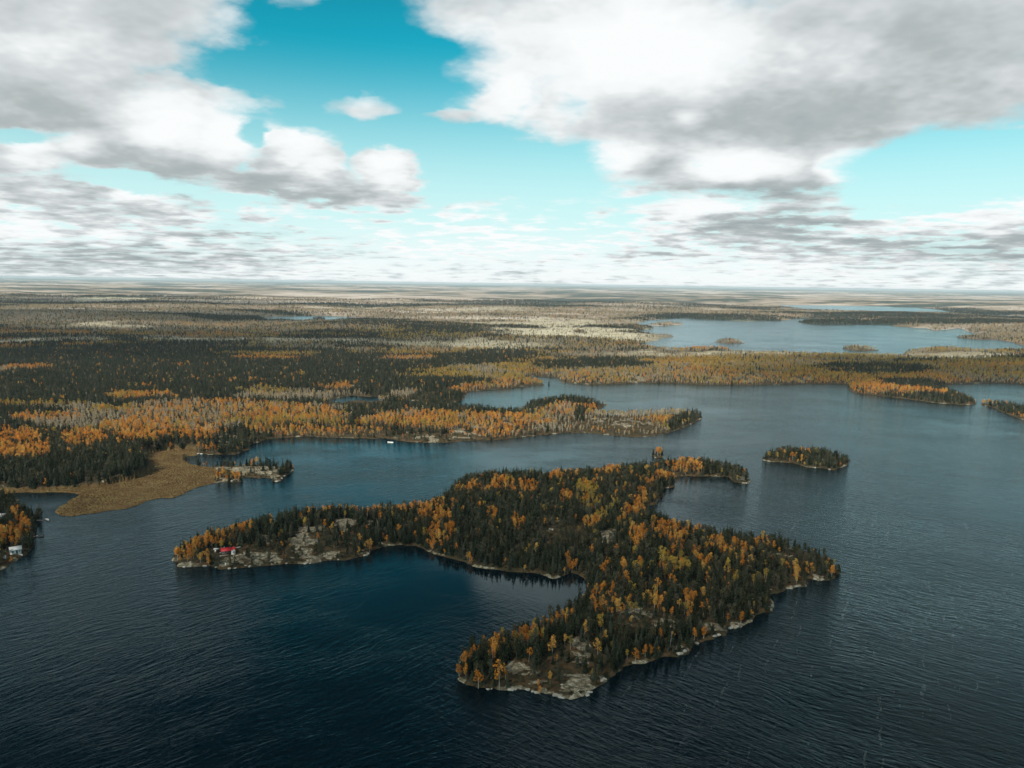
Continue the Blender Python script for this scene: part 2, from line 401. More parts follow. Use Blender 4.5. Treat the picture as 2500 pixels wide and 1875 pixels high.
ROCK = [(753, 1311, 42, 11), (839, 1296, 34, 16), (877, 1270, 42, 12), (738, 1340, 34, 20), (753, 1368, 45, 10), (643, 1333, 20, 6), (600, 1374, 50, 13), (665, 1370, 34, 10), (459, 1379, 34, 7), (800, 1360, 28, 7), (886, 1356, 16, 5), (918, 1296, 22, 7), (545, 1380, 20, 9),
 (1346, 1293, 40, 10), (1485, 1335, 22, 26, .8), (1416, 1594, 28, 26), (1411, 1625, 22, 13), (1281, 1654, 44, 24), (1407, 1670, 40, 21), (1416, 1700, 22, 9), (1445, 1690, 12, 12), (1470, 1657, 12, 8), (1322, 1690, 14, 5),
 (1549, 1523, 62, 16, .75), (1624, 1540, 42, 12, .8), (1655, 1590, 24, 8), (1737, 1540, 32, 10), (1797, 1530, 22, 7), (1933, 1436, 22, 5), (1911, 1348, 22, 8), (1995, 1414, 22, 4), (2006, 1132, 40, 5, .7), (576, 1150, 55, 11, .8), (661, 1155, 48, 10), (566, 1173, 28, 4), (678, 1172, 18, 4),
 (559, 1088, 45, 15), (508, 1058, 28, 9), (620, 1060, 30, 8, .7), (1034, 1071, 80, 7), (1144, 1062, 55, 12), (1225, 1043, 34, 12), (1478, 1038, 34, 7), (1543, 1040, 55, 18, .8), (1440, 932, 45, 3.5), (1560, 930, 34, 3.5), (1780, 930, 95, 7), (1950, 932, 70, 5), (1820, 1175, 20, 5),
 (880, 950, 60, 8, .7), (650, 955, 40, 6, .7), (60, 1370, 20, 8), (2150, 962, 30, 5, .7)]
CLEAR = [(770, 1335, 110, 40, .66), (860, 1300, 60, 24, .55), (660, 1355, 60, 24, .65), (1385, 1620, 60, 40, .75), (1290, 1668, 60, 24, .85), (1362, 1645, 44, 28), (1965, 1368, 80, 26, .8), (545, 1362, 50, 18), (1380, 1310, 70, 30, .75), (1490, 1335, 40, 34, .6), (1250, 1655, 60, 30, .7), (560, 1150, 110, 14), (1590, 1525, 110, 26, .6), (1500, 1040, 110, 25, .7), (1040, 1070, 140, 10, .9), (30, 1352, 40, 16)]
BOG = [(1340, 792, 260, 11, .9), (1150, 850, 180, 6, .8), (1950, 866, 300, 6, .8), (1640, 868, 200, 5, .8), (1430, 818, 190, 24), (1300, 806, 130, 12), (600, 838, 330, 7, .8), (1100, 842, 200, 6, .7), (300, 800, 160, 5, .8), (130, 838, 130, 9), (1180, 760, 160, 4, .7), (2330, 875, 200, 10, .7), (900, 757, 160, 4, .8), (280, 732, 90, 4), (1700, 790, 200, 6, .5)]  # pale bog, plus patches that paint the sunlit band into the ground
rockn = fbm(XX, YY, 7, 21, 4, .6)
rockm = ell(ROCK, PX + (fbm(XX, YY, 14, 5) - .5) * 34, PY + (fbm(XX, YY, 12, 6) - .5) * 22, .5)
rockn2 = fbm(XX * .5 + YY * .2, YY - XX * .12, 4.5, 121, 4, .65)
ROCKA = sstep(rockm + (rockn - .5) * 1.5 + (rockn2 - .52) * 2.0 - .32 * sstep(YY, 560, 800) - .02, .45, .72)
shore_rock = sstep(fbm(XX, YY, 9, 40, 3), .58, .66) * (1 - sstep(SD, .7, 2.0)) * .9
MM = parity([MARSH]).astype(float)
MARSHA = MM * sstep(YY, 200, 300)
ROCKA = np.maximum(ROCKA, shore_rock * sstep(YY, 2200, 1200)) * (1 - MARSHA)
BOG_SUNA = ell(BOG, PX + (fbm(XX, YY, 220, 62, 4) - .5) * 160, PY + (fbm(XX, YY, 150, 61, 4) - .5) * 16, .4) * sstep(fbm(XX * .6, YY, 120, 63, 4), .34, .44)
# land height
near = sstep(YY, 900, 500)
rise = (0.9 * sstep(SD, -0.4, 2.2) + 4.2 * sstep(SD, 1, 42) + (fbm(XX, YY, 22, 2) - .35) * 4.0 * sstep(SD, 2, 25))
hills = (fbm(XX, YY, 420, 77, 3) - .4) * 34 * sstep(SD, 10, 260) * sstep(YY, 700, 2500) + (fbm(XX, YY, 2400, 78, 2) - .42) * 50 * sstep(SD, 60, 290) * sstep(YY, 3000, 6000)
bump = (fbm(XX, YY, 5, 31, 3, .6) - .5) * 1.5 * ROCKA * sstep(SD, 0, 3)
ZZ = np.where(SD > 0, 0.05 + rise * (1 - MARSHA) + bump + hills * (1 - BOG_SUNA * .6) + MARSHA * (.55 + .25 * (fbm(XX, YY, 3, 8) - .5)) * sstep(SD, 0, .8), np.maximum(SD * .5, -3.0))
ZZ = np.where(SD > 0, np.maximum(ZZ, .05), ZZ)
ZZ = np.where(YY > 14000, np.minimum(ZZ, 12), ZZ)
COVERA = fbm(XX * .42, YY, 420, 303, 5, .6)               # which wood grows where


def grid_sample(A, x, y):
    u = x / y; k = HF / y
    fu = np.clip((u - U0) / (U1 - U0) * (NU - 1), 0, NU - 1.001)
    fk = np.clip(np.interp(k, K, np.arange(NK)), 0, NK - 1.001)
    iu = fu.astype(int); ik = fk.astype(int); a = fu - iu; b = fk - ik
    return (A[ik, iu] * (1 - a) + A[ik, iu + 1] * a) * (1 - b) + (A[ik + 1, iu] * (1 - a) + A[ik + 1, iu + 1] * a) * b


def tag(o, label=None, cat=None, group=None, kind=None):
    if label: o['label'] = label
    if cat: o['category'] = cat
    if group: o['group'] = group
    if kind: o['kind'] = kind
    return o


def mesh_np(name, verts, faces, mats=(), smooth=False, fmat=None):
    me = bpy.data.meshes.new(name)
    verts = np.asarray(verts, np.float32); faces = np.asarray(faces, np.int32)
    me.vertices.add(len(verts)); me.vertices.foreach_set('co', verts.ravel())
    n = faces.shape[1]
    me.loops.add(faces.size); me.loops.foreach_set('vertex_index', faces.ravel())
    me.polygons.add(len(faces)); me.polygons.foreach_set('loop_start', np.arange(0, faces.size, n, dtype=np.int32))
    me.polygons.foreach_set('loop_total', np.full(len(faces), n, np.int32))
    for mt in mats: me.materials.append(mt)
    if fmat is not None: me.polygons.foreach_set('material_index', np.asarray(fmat, np.int32))
    if smooth: me.polygons.foreach_set('use_smooth', np.ones(len(faces), bool))
    me.update(); me.validate()
    return me


# ------------------------------------------------------------------ materials
def mat(name):
    mt = bpy.data.materials.new(name); mt.use_nodes = True
    t = NT(mt.node_tree); t.n.clear()
    out = t.new('ShaderNodeOutputMaterial')
    return mt, t, out


def simple(name, col, rough=.7, var=.12, scale=3.0):
    mt, t, out = mat(name)
    tcn = t.new('ShaderNodeTexCoord')
    n = t.noise(tcn.outputs['Object'], scale, 4, .6)
    c = t.mix(n, tuple(max(0, x * (1 - var * 2)) for x in col), tuple(min(1, x * (1 + var)) for x in col))
    b = t.new('ShaderNodeBsdfPrincipled'); t.l.new(c, b.inputs['Base Color']); b.inputs['Roughness'].default_value = rough
    t.l.new(b.outputs[0], out.inputs[0])
    return mt


def leaf_mat(name, dark, light, hue2=None, transl=.22):
    """foliage: colour differs from tree to tree and from clump to clump"""
    mt, t, out = mat(name)
    oi = t.new('ShaderNodeObjectInfo'); geo = t.new('ShaderNodeNewGeometry'); tcn = t.new('ShaderNodeTexCoord')
    n = t.noise(tcn.outputs['Object'], .9, 3, .6)
    f = t.math('ADD', t.math('MULTIPLY', oi.outputs['Random'], .7), t.math('MULTIPLY', t.math('SUBTRACT', n, .35), .9), clamp=True)
    big = t.noise(geo.outputs['Position'], .035, 4, .6)
    f = t.math('ADD', f, t.math('MULTIPLY', t.math('SUBTRACT', big, .5), 1.1), clamp=True)
    c = t.mix(f, dark, light)
    if hue2:
        r2 = t.math('FRACT', t.math('MULTIPLY', oi.outputs['Random'], 17.31))
        c = t.mix(t.smooth(r2, .45, .95), c, hue2)
    d = t.new('ShaderNodeBsdfDiffuse'); t.l.new(c, d.inputs[0])
    tr = t.new('ShaderNodeBsdfTranslucent'); t.l.new(c, tr.inputs[0])
    mx = t.new('ShaderNodeMixShader'); mx.inputs[0].default_value = transl
    t.l.new(d.outputs[0], mx.inputs[1]); t.l.new(tr.outputs[0], mx.inputs[2]); t.l.new(mx.outputs[0], out.inputs[0])
    return mt


M_SPRUCE = leaf_mat('spruce_needles', (.008, .014, .008), (.036, .048, .025), (.066, .074, .050))
M_PINE = leaf_mat('pine_needles', (.016, .020, .010), (.066, .068, .036), (.095, .086, .055))
M_BIRCH = leaf_mat('orange_birch_leaves', (.42, .15, .022), (.72, .31, .05), (.62, .37, .09), .35)
M_ASPEN = leaf_mat('yellow_aspen_leaves', (.28, .19, .035), (.55, .37, .07), (.28, .21, .06), .35)
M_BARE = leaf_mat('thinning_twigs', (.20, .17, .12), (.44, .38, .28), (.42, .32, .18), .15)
M_SHRUB = leaf_mat('shrub_leaves', (.018, .022, .012), (.06, .055, .028), (.10, .05, .025), .2)
M_REED = leaf_mat('reed_blades', (.085, .05, .018), (.155, .095, .034), (.12, .085, .034), .2)
M_BARK = simple('dark_bark', (.075, .06, .05), .9)
M_PALE = simple('pale_birch_bark', (.32, .29, .24), .8)
M_GREY = simple('dead_wood', (.30, .28, .25), .9)

# terrain
M_LAND, t, out = mat('forest_floor_and_rock')
geo = t.new('ShaderNodeNewGeometry'); pos = geo.outputs['Position']
rockf = t.attr('rock'); marshf = t.attr('marsh'); bog_sunf = t.attr('bog'); covf = t.attr('cover'); farf = t.attr('far')
nf = t.noise(pos, .22, 5, .6); nfine = t.noise(pos, 1.1, 4, .65)
floor = t.ramp(nf, [(.25, (.020, .018, .010)), (.5, (.045, .036, .018)), (.62, (.085, .050, .024)), (.8, (.055, .052, .028))])
vor = t.new('ShaderNodeTexVoronoi', feature='DISTANCE_TO_EDGE'); vor.inputs['Scale'].default_value = .19
t.l.new(t.vmath('ADD', pos, t.vmath('SCALE', t.noise(pos, .35, 4, color=True), 6.0)), vor.inputs['Vector'])
crack = t.smooth(vor.outputs[0], 0.0, t.math('MULTIPLY', t.smooth(t.noise(pos, .13, 3), .42, .62), .07))
crack = t.math('MAXIMUM', crack, .35)
lich = t.noise(pos, .6, 6, .7)
rockc = t.ramp(lich, [(.34, (.06, .052, .03)), (.47, (.15, .13, .085)), (.58, (.28, .25, .185)), (.74, (.48, .44, .36))])
rockc = t.mix(crack, (.045, .038, .024), rockc)
marshc = t.ramp(t.noise(pos, .09, 6, .65), [(.3, (.065, .04, .016)), (.48, (.11, .068, .026)), (.62, (.14, .10, .038)), (.75, (.09, .08, .034))])
bog_sunc = t.ramp(t.noise(pos, .02, 6, .7), [(.3, (.20, .18, .10)), (.48, (.40, .36, .25)), (.7, (.58, .52, .40))])  # bog colour, brightened to paint in the sunlit band
farpos = t.vmath('MULTIPLY', pos, (.5, 1, 1))
fn = t.math('ADD', t.math('MULTIPLY', t.noise(farpos, .0034, 8, .65), .45), t.math('MULTIPLY', t.math('SUBTRACT', 1.0, covf), .55))
farc = t.ramp(fn, [(.38, (.020, .036, .030)), (.46, (.045, .058, .040)), (.49, (.20, .15, .10)), (.56, (.40, .33, .27)), (.66, (.56, .49, .43))])
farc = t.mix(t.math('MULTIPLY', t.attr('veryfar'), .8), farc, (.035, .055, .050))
c = t.mix(farf, floor, farc)
c = t.mix(bog_sunf, c, bog_sunc)
c = t.mix(marshf, c, marshc)
rk = t.smooth(t.math('ADD', rockf, t.math('MULTIPLY', t.math('SUBTRACT', nfine, .5), .9)), .35, .6)
c = t.mix(rk, c, rockc)
bs = t.new('ShaderNodeBsdfPrincipled'); t.l.new(c, bs.inputs['Base Color']); bs.inputs['Roughness'].default_value = .95; bs.inputs['Specular IOR Level'].default_value = .15
bp = t.new('ShaderNodeBump'); bp.inputs['Strength'].default_value = .8; bp.inputs['Distance'].default_value = .8
t.l.new(t.math('ADD', t.math('MULTIPLY', lich, 1.0), t.math('MULTIPLY', crack, .5)), bp.inputs['Height']); t.l.new(bp.outputs[0], bs.inputs['Normal'])
t.l.new(bs.outputs[0], out.inputs[0])

idx = np.arange(NK * NU).reshape(NK, NU)
q = np.stack([idx[:-1, :-1], idx[1:, :-1], idx[1:, 1:], idx[:-1, 1:]], -1).reshape(-1, 4)
keep = (ZZ.ravel()[q] > -1.2).any(axis=1)                # leave out the lake bed far from the shore
q = q[keep]
used = np.zeros(NK * NU, bool); used[q.ravel()] = True
remap = np.cumsum(used) - 1
V = np.stack([XX.ravel(), YY.ravel(), ZZ.ravel()], -1)[used]
me = mesh_np('terrain', V, remap[q], [M_LAND], True)
FARA = sstep(YY, 1500, 3600)
for nm, A in (('rock', ROCKA), ('marsh', MARSHA), ('bog', BOG_SUNA), ('cover', COVERA), ('far', FARA), ('veryfar', sstep(YY, 25000, 45000))):  # 'bog' also holds the patches that paint the sunlit band
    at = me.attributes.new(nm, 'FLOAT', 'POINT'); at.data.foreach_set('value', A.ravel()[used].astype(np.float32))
terrain = bpy.data.objects.new('terrain', me); COL.objects.link(terrain); tag(terrain, kind='structure')

# ------------------------------------------------------------------ water
M_WATER, t, out = mat('lake_water')
geo = t.new('ShaderNodeNewGeometry'); pos = geo.outputs['Position']
wr = t.vmath('ADD', pos, t.vmath('SCALE', t.vmath('SUBTRACT', t.noise(pos, .012, 3, color=True), (.5, .5, .5)), 26.0))
mp = t.new('ShaderNodeMapping', vector_type='TEXTURE'); mp.inputs['Rotation'].default_value = (0, 0, math.radians(14)); mp.inputs['Scale'].default_value = (.26, 1, 1)
t.l.new(wr, mp.inputs[0])
mp.inputs['Rotation'].default_value = (0, 0, math.radians(-36)); mp.inputs['Scale'].default_value = (4.6, 1, 1)
mpl = t.new('ShaderNodeMapping', vector_type='TEXTURE'); mpl.inputs['Rotation'].default_value = (0, 0, math.radians(44)); mpl.inputs['Scale'].default_value = (4.6, 1, 1)
t.l.new(wr, mpl.inputs[0])
sxy = t.new('ShaderNodeSeparateXYZ'); t.l.new(wr, sxy.inputs[0])
side = t.smooth(t.math('SUBTRACT', sxy.outputs[0], t.math('MULTIPLY', sxy.outputs[1], .02)), -90.0, 70.0)
def lerp(a, b):
    return t.math('ADD', t.math('MULTIPLY', a, t.math('SUBTRACT', 1.0, side)), t.math('MULTIPLY', b, side))
w1 = lerp(t.noise(mpl.outputs[0], .50, 3, .55), t.noise(mp.outputs[0], .50, 3, .55))
w2 = lerp(t.noise(mpl.outputs[0], 1.1, 3, .6), t.noise(mp.outputs[0], 1.1, 3, .6))
w3 = t.noise(pos, .09, 2, .5)
wind = t.smooth(t.noise(pos, .0065, 5, .6), .34, .62, .35, 1.15)
cx, cy, _ = gp(1250, 1420)
shel = t.smooth(t.vmath('LENGTH', t.vmath('MULTIPLY', t.vmath('SUBTRACT', pos, (cx, cy, 0)), (1 / 62., 1 / 42., 0))), .45, 1.7, .12, 1.0)
hgt = t.math('ADD', t.math('MULTIPLY', w1, .72), t.math('MULTIPLY', w2, .34))
bp = t.new('ShaderNodeBump'); bp.inputs['Distance'].default_value = .8
t.l.new(t.math('MULTIPLY', t.math('MULTIPLY', wind, shel), t.smooth(side, 0.0, 1.0, .62, 1.0)), bp.inputs['Strength'])
t.l.new(hgt, bp.inputs['Height'])
gl = t.new('ShaderNodeBsdfGlossy'); gl.inputs['Color'].default_value = (.74, .94, .985, 1)
t.l.new(t.math('MULTIPLY', t.math('MULTIPLY', wind, shel), .16), gl.inputs['Roughness']); t.l.new(bp.outputs[0], gl.inputs['Normal'])
deep = t.new('ShaderNodeBsdfDiffuse'); deep.inputs[0].default_value = (.0005, .0036, .0058, 1)
fr = t.new('ShaderNodeFresnel'); fr.inputs['IOR'].default_value = 1.26; t.l.new(bp.outputs[0], fr.inputs['Normal'])
wm = t.new('ShaderNodeMixShader'); t.l.new(fr.outputs[0], wm.inputs[0]); t.l.new(deep.outputs[0], wm.inputs[1]); t.l.new(gl.outputs[0], wm.inputs[2])
# streaks of foam laid out along the wind on the open water
mp2 = t.new('ShaderNodeMapping', vector_type='TEXTURE'); mp2.inputs['Rotation'].default_value = (0, 0, math.radians(-27)); mp2.inputs['Scale'].default_value = (1, 18, 1)
t.l.new(t.vmath('ADD', pos, t.vmath('SCALE', t.noise(pos, .05, 2, color=True), 5.0)), mp2.inputs[0])
fo = t.smooth(t.noise(mp2.outputs[0], .55, 2, .5), .665, .72)
fo2 = t.smooth(t.noise(pos, .45, 4, .75), .42, .64)
fx_, fy_, _ = gp(2150, 1420)
zone = t.smooth(t.vmath('LENGTH', t.vmath('MULTIPLY', t.vmath('SUBTRACT', pos, (fx_, fy_, 0)), (1 / 190., 1 / 330., 0))), 1.1, .5)
foam = t.math('MULTIPLY', t.math('MULTIPLY', fo, fo2), zone)
df = t.new('ShaderNodeBsdfDiffuse'); df.inputs[0].default_value = (.55, .6, .62, 1)
mx = t.new('ShaderNodeMixShader'); t.l.new(t.math('MULTIPLY', foam, .12), mx.inputs[0]); t.l.new(wm.outputs[0], mx.inputs[1]); t.l.new(df.outputs[0], mx.inputs[2])
t.l.new(mx.outputs[0], out.inputs[0])
RW = 60000.0
ring = [(RW * math.cos(a), RW * math.sin(a), 0) for a in np.linspace(0, 2 * math.pi, 65)[:-1]]
me = bpy.data.meshes.new('lake'); me.from_pydata([(0, 0, 0)] + ring, [], [(0, 1 + i, 1 + (i + 1) % 64) for i in range(64)]); me.materials.append(M_WATER)
lake = bpy.data.objects.new('lake', me); COL.objects.link(lake); tag(lake, kind='structure')


# ------------------------------------------------------------------ tree shapes
def cards(rg, centers, sizes, dirs=None, tilt=1.0):
    """leaf clumps: a bent card of two triangles each at every centre"""
    n = len(centers)
    a = rg.normal(size=(n, 3)); a /= np.linalg.norm(a, axis=1)[:, None]
    if dirs is not None:
        a = dirs + a * tilt; a /= np.linalg.norm(a, axis=1)[:, None]
    b = rg.normal(size=(n, 3)); b -= (b * a).sum(1)[:, None] * a; b /= np.linalg.norm(b, axis=1)[:, None]
    s = sizes[:, None]
    asp = rg.uniform(.55, 1.0, (n, 1))
    nrm = np.cross(a, b)
    v = np.stack([centers - a * s, centers - b * s * asp + nrm * s * .25, centers + a * s, centers + b * s * asp + nrm * s * .25], 1)
    return v.reshape(-1, 3), np.arange(n * 4).reshape(-1, 4)


def tube(pts, radii, sides=5):
    V, Fc = [], []
    for i, (p, r) in enumerate(zip(pts, radii)):
        for k in range(sides):
            a = 2 * math.pi * k / sides
            V.append((p[0] + r * math.cos(a), p[1] + r * math.sin(a), p[2]))
    for i in range(len(pts) - 1):
        for k in range(sides):
            Fc.append((i * sides + k, i * sides + (k + 1) % sides, (i + 1) * sides + (k + 1) % sides, (i + 1) * sides + k))
    return np.array(V), np.array(Fc)


def join(parts):
    V, Fc, o = [], [], 0
    for v, f in parts:
        V.append(v); Fc.append(f + o); o += len(v)
    return np.concatenate(V), np.concatenate(Fc)


def spruce(seed, hgt=11.0, rad=1.55, q=1.0, gaunt=0.0):
    rg = np.random.default_rng(seed)
    lev = int(17 * q)
    cs, ss, ds = [], [], []
    z0 = hgt * rg.uniform(.05, .16)
    for i in range(lev):
        f = i / (lev - 1)
        z = z0 + (hgt - z0) * f
        R = rad * (1 - f) ** .85 * rg.uniform(.72, 1.15) + .10
        nb = max(3, int((15 * (1 - f) + 4) * q))
        a0 = rg.uniform(0, 6.28)
        for k in range(nb):
            if rg.uniform() < .12 + gaunt: continue
            a = a0 + 6.283 * k / nb + rg.uniform(-.25, .25)
            for rr in ((.45, .95) if R > .6 else (.7,)):
                r = R * rr * rg.uniform(.8, 1.15)
                cs.append((r * math.cos(a), r * math.sin(a), z - r * .38 + rg.uniform(-.15, .15)))
                ss.append((.30 + .22 * (1 - f)) * rg.uniform(.8, 1.3) / q ** .5)
                ds.append((math.cos(a), math.sin(a), -.45))
    cs.append((0, 0, hgt)); ss.append(.3); ds.append((0, 0, 1))
    crown = cards(rg, np.array(cs), np.array(ss), np.array(ds), .45)
    lean = rg.uniform(-.15, .15, 2)
    trunk = tube([(0, 0, -.4), (lean[0] * .3, lean[1] * .3, hgt * .4), (0, 0, hgt * .97)], [.17, .11, .03])
    return crown, trunk


def pine(seed, hgt=10.0, rad=2.0, q=1.0):
    rg = np.random.default_rng(seed)
    cs, ss = [], []
    nl = int(15 * q)
    parts = []
    for i in range(nl):
        f = i / nl
        z = hgt * (.28 + .68 * f)
        R = rad * (math.sin(math.pi * min(1, .22 + .78 * f)) ** .6) * rg.uniform(.45, 1.05)
        a = rg.uniform(0, 6.283)
        cx, cy = R * .62 * math.cos(a), R * .62 * math.sin(a)
        n = int(15 * q)
        p = rg.normal(size=(n, 3)) * np.array([.55, .55, .30]) + np.array([cx, cy, z])
        cs.append(p); ss.append(rg.uniform(.26, .50, n))
        if i % 3 == 0:
            parts.append(tube([(0, 0, z - .5), (cx * .9, cy * .9, z + .1)], [.06, .03], 3))
    cs.append(rg.normal(size=(10, 3)) * np.array([.3, .3, .4]) + np.array([0, 0, hgt * .97])); ss.append(rg.uniform(.22, .4, 10))
    crown = cards(rg, np.concatenate(cs), np.concatenate(ss))
    l = rg.uniform(-.3, .3, 2)
    parts.append(tube([(0, 0, -.4), (l[0], l[1], hgt * .5), (0, 0, hgt * .94)], [.2, .14, .04]))
    return crown, join(parts)


def birch(seed, hgt=9.5, rad=1.7, q=1.0, low=.34, stems=1, sparse=0.0):
    rg = np.random.default_rng(seed)
    cs, ss, parts = [], [], []
    for s_ in range(stems):
        bx, by = (0, 0) if stems == 1 else (rg.uniform(-.4, .4), rg.uniform(-.4, .4))
        lx, ly = rg.uniform(-.35, .35, 2) if stems == 1 else rg.uniform(-1.5, 1.5, 2)
        hh = hgt * rg.uniform(.85, 1.0)
        nb = int(rg.integers(7, 11))
        for i in range(nb):
            f = (i + .5) / nb
            z = hh * (low + (1 - low - .06) * f)
            R = rad * (math.sin(math.pi * min(1, .22 + .70 * f)) ** .6) / (1 + .25 * (stems - 1))
            a = rg.uniform(0, 6.283); r = R * rg.uniform(.15, .70)
            c = np.array([bx + lx * z / hh + r * math.cos(a), by + ly * z / hh + r * math.sin(a), z])
            n = int(rg.uniform(17, 30) * q * (1 - sparse))
            w = R * .48 + .15
            p = rg.normal(size=(n, 3)); p /= np.linalg.norm(p, axis=1)[:, None]
            p = p * (rg.uniform(.35, 1.0, (n, 1)) ** .5) * np.array([w, w, w * 1.05]) + c
            cs.append(p); ss.append(rg.uniform(.20, .38, n) / q ** .5)
            if i % 2 == 0:
                parts.append(tube([(bx + lx * (z - .9) / hh, by + ly * (z - .9) / hh, z - .9), tuple(c)], [.05, .025], 3))
        parts.append(tube([(bx, by, -.4), (bx + lx * .45, by + ly * .45, hh * .5), (bx + lx, by + ly, hh * .93)], [.13, .09, .03], 5))
    crown = cards(rg, np.concatenate(cs), np.concatenate(ss))
    return crown, join(parts)


def bare(seed, hgt=8.5):
    rg = np.random.default_rng(seed)
    parts = [tube([(0, 0, -.4), (rg.uniform(-.3, .3), rg.uniform(-.3, .3), hgt * .5), (rg.uniform(-.5, .5), 0, hgt)], [.16, .10, .03], 5)]
    br = []
    for i in range(15):
        z = hgt * rg.uniform(.22, .92); a = rg.uniform(0, 6.28); L = (1 - z / hgt) * 2.2 + .5
        p1 = (L * math.cos(a), L * math.sin(a), z + L * .35)
        br.append(tube([(0, 0, z), p1], [.06, .02], 3))
        for k in range(2):
            a2 = a + rg.uniform(-.8, .8)
            br.append(tube([(p1[0] * .5, p1[1] * .5, z + L * .18), (p1[0] * .5 + .5 * L * math.cos(a2), p1[1] * .5 + .5 * L * math.sin(a2), z + L * .5)], [.04, .015], 3))
    return join(br), join(parts)


def blob_bush(seed, rad=.8, hgt=.8, n=26):
    rg = np.random.default_rng(seed)
    p = rg.normal(size=(n, 3)); p /= np.linalg.norm(p, axis=1)[:, None]
    p = p * rg.uniform(.4, 1, (n, 1)) * np.array([rad, rad, hgt * .6]); p[:, 2] = np.abs(p[:, 2]) + .1
    return cards(rg, p, rg.uniform(.18, .34, n))


KINDS = {}
def reg(kind, crowns, cm, tm):
    lst = []
    for (c, tr) in crowns:
        lst.append((mesh_np(kind + '_crown', c[0], c[1], [cm]), mesh_np(kind + '_trunk', tr[0], tr[1], [tm], True)))
    KINDS[kind] = lst


reg('spruce_tree', [spruce(i, 10 + (i % 3) * 1.0, 1.25 + .16 * (i % 4), gaunt=.1 * (i % 3)) for i in range(7)], M_SPRUCE, M_BARK)
reg('pine_tree', [pine(20 + i, 8.5 + i % 3, 1.7 + .2 * (i % 3)) for i in range(6)], M_PINE, M_BARK)
reg('birch_tree', [birch(40 + i, 8.5 + (i % 3), 1.65 + .25 * (i % 3), low=.30 + .07 * (i % 4), stems=1 + (i == 5)) for i in range(7)], M_BIRCH, M_PALE)
reg('aspen_tree', [birch(60 + i, 9.5 + (i % 3), 1.8 + .25 * (i % 3), low=.5) for i in range(5)], M_ASPEN, M_PALE)
reg('bare_tree', [bare(80 + i, 7.5 + i % 3) for i in range(4)], M_GREY, M_GREY)


def lib_collection(name, meshes):
    c = bpy.data.collections.new(name)
    for i, m_ in enumerate(meshes):
        o = bpy.data.objects.new('%s_form_%02d' % (name, i), m_); c.objects.link(o)
    return c


def merged(c, tr, cm, tm):
    v, f = join([c, tr])
    return mesh_np('tree_form', v, f, [cm, tm], False, [0] * len(c[1]) + [1] * len(tr[1]))


LIB = {
    'spruce_tree': lib_collection('spruce', [merged(*spruce(i, 10 + (i % 3), 1.3 + .16 * (i % 4), .85), M_SPRUCE, M_BARK) for i in range(7)]),
    'pine_tree': lib_collection('pine', [merged(*pine(20 + i, 8.5 + i % 3, 1.7 + .2 * (i % 3), .8), M_PINE, M_BARK) for i in range(5)]),
    'birch_tree': lib_collection('birch', [merged(*birch(40 + i, 8.5 + i % 3, 1.8 + .25 * (i % 3), .8, low=.32 + .06 * (i % 3)), M_BIRCH, M_PALE) for i in range(6)]),
    'aspen_tree': lib_collection('aspen', [merged(*birch(60 + i, 9.5 + i % 3, 1.9 + .2 * (i % 3), .8, low=.42), M_ASPEN, M_PALE) for i in range(5)]),
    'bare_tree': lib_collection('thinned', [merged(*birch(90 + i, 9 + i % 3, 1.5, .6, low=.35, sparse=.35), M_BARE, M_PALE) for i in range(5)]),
}


# one object that scatters the plants nobody could count
def scatter(name, lib, pts, idxs, rots, scls, label, cat):
    me = bpy.data.meshes.new(name)
    me.vertices.add(len(pts)); me.vertices.foreach_set('co', np.asarray(pts, np.float32).ravel())
    a = me.attributes.new('pick', 'INT', 'POINT'); a.data.foreach_set('value', np.asarray(idxs, np.int32))
    a = me.attributes.new('turn', 'FLOAT_VECTOR', 'POINT'); a.data.foreach_set('vector', np.asarray(rots, np.float32).ravel())
    a = me.attributes.new('size', 'FLOAT_VECTOR', 'POINT'); a.data.foreach_set('vector', np.asarray(scls, np.float32).ravel())
    o = bpy.data.objects.new(name, me); COL.objects.link(o)
    ng = bpy.data.node_groups.new(name, 'GeometryNodeTree')
    ng.interface.new_socket('Geometry', in_out='INPUT', socket_type='NodeSocketGeometry')
    ng.interface.new_socket('Geometry', in_out='OUTPUT', socket_type='NodeSocketGeometry')
    N = ng.nodes; L = ng.links
    gi = N.new('NodeGroupInput'); go = N.new('NodeGroupOutput')
    ci = N.new('GeometryNodeCollectionInfo'); ci.inputs['Collection'].default_value = lib
    ci.inputs['Separate Children'].default_value = True; ci.inputs['Reset Children'].default_value = True
    ip = N.new('GeometryNodeInstanceOnPoints')
    L.new(gi.outputs[0], ip.inputs['Points']); L.new(ci.outputs[0], ip.inputs['Instance']); ip.inputs['Pick Instance'].default_value = True
    def na(nm, ty):
        n = N.new('GeometryNodeInputNamedAttribute'); n.data_type = ty; n.inputs[0].default_value = nm
        return n.outputs[0]
    L.new(na('pick', 'INT'), ip.inputs['Instance Index'])
    e2r = N.new('FunctionNodeEulerToRotation'); L.new(na('turn', 'FLOAT_VECTOR'), e2r.inputs[0]); L.new(e2r.outputs[0], ip.inputs['Rotation'])
    L.new(na('size', 'FLOAT_VECTOR'), ip.inputs['Scale'])
    L.new(ip.outputs[0], go.inputs[0])
    md = o.modifiers.new('scatter', 'NODES'); md.node_group = ng
    tag(o, label, cat, None, 'stuff')
    return o


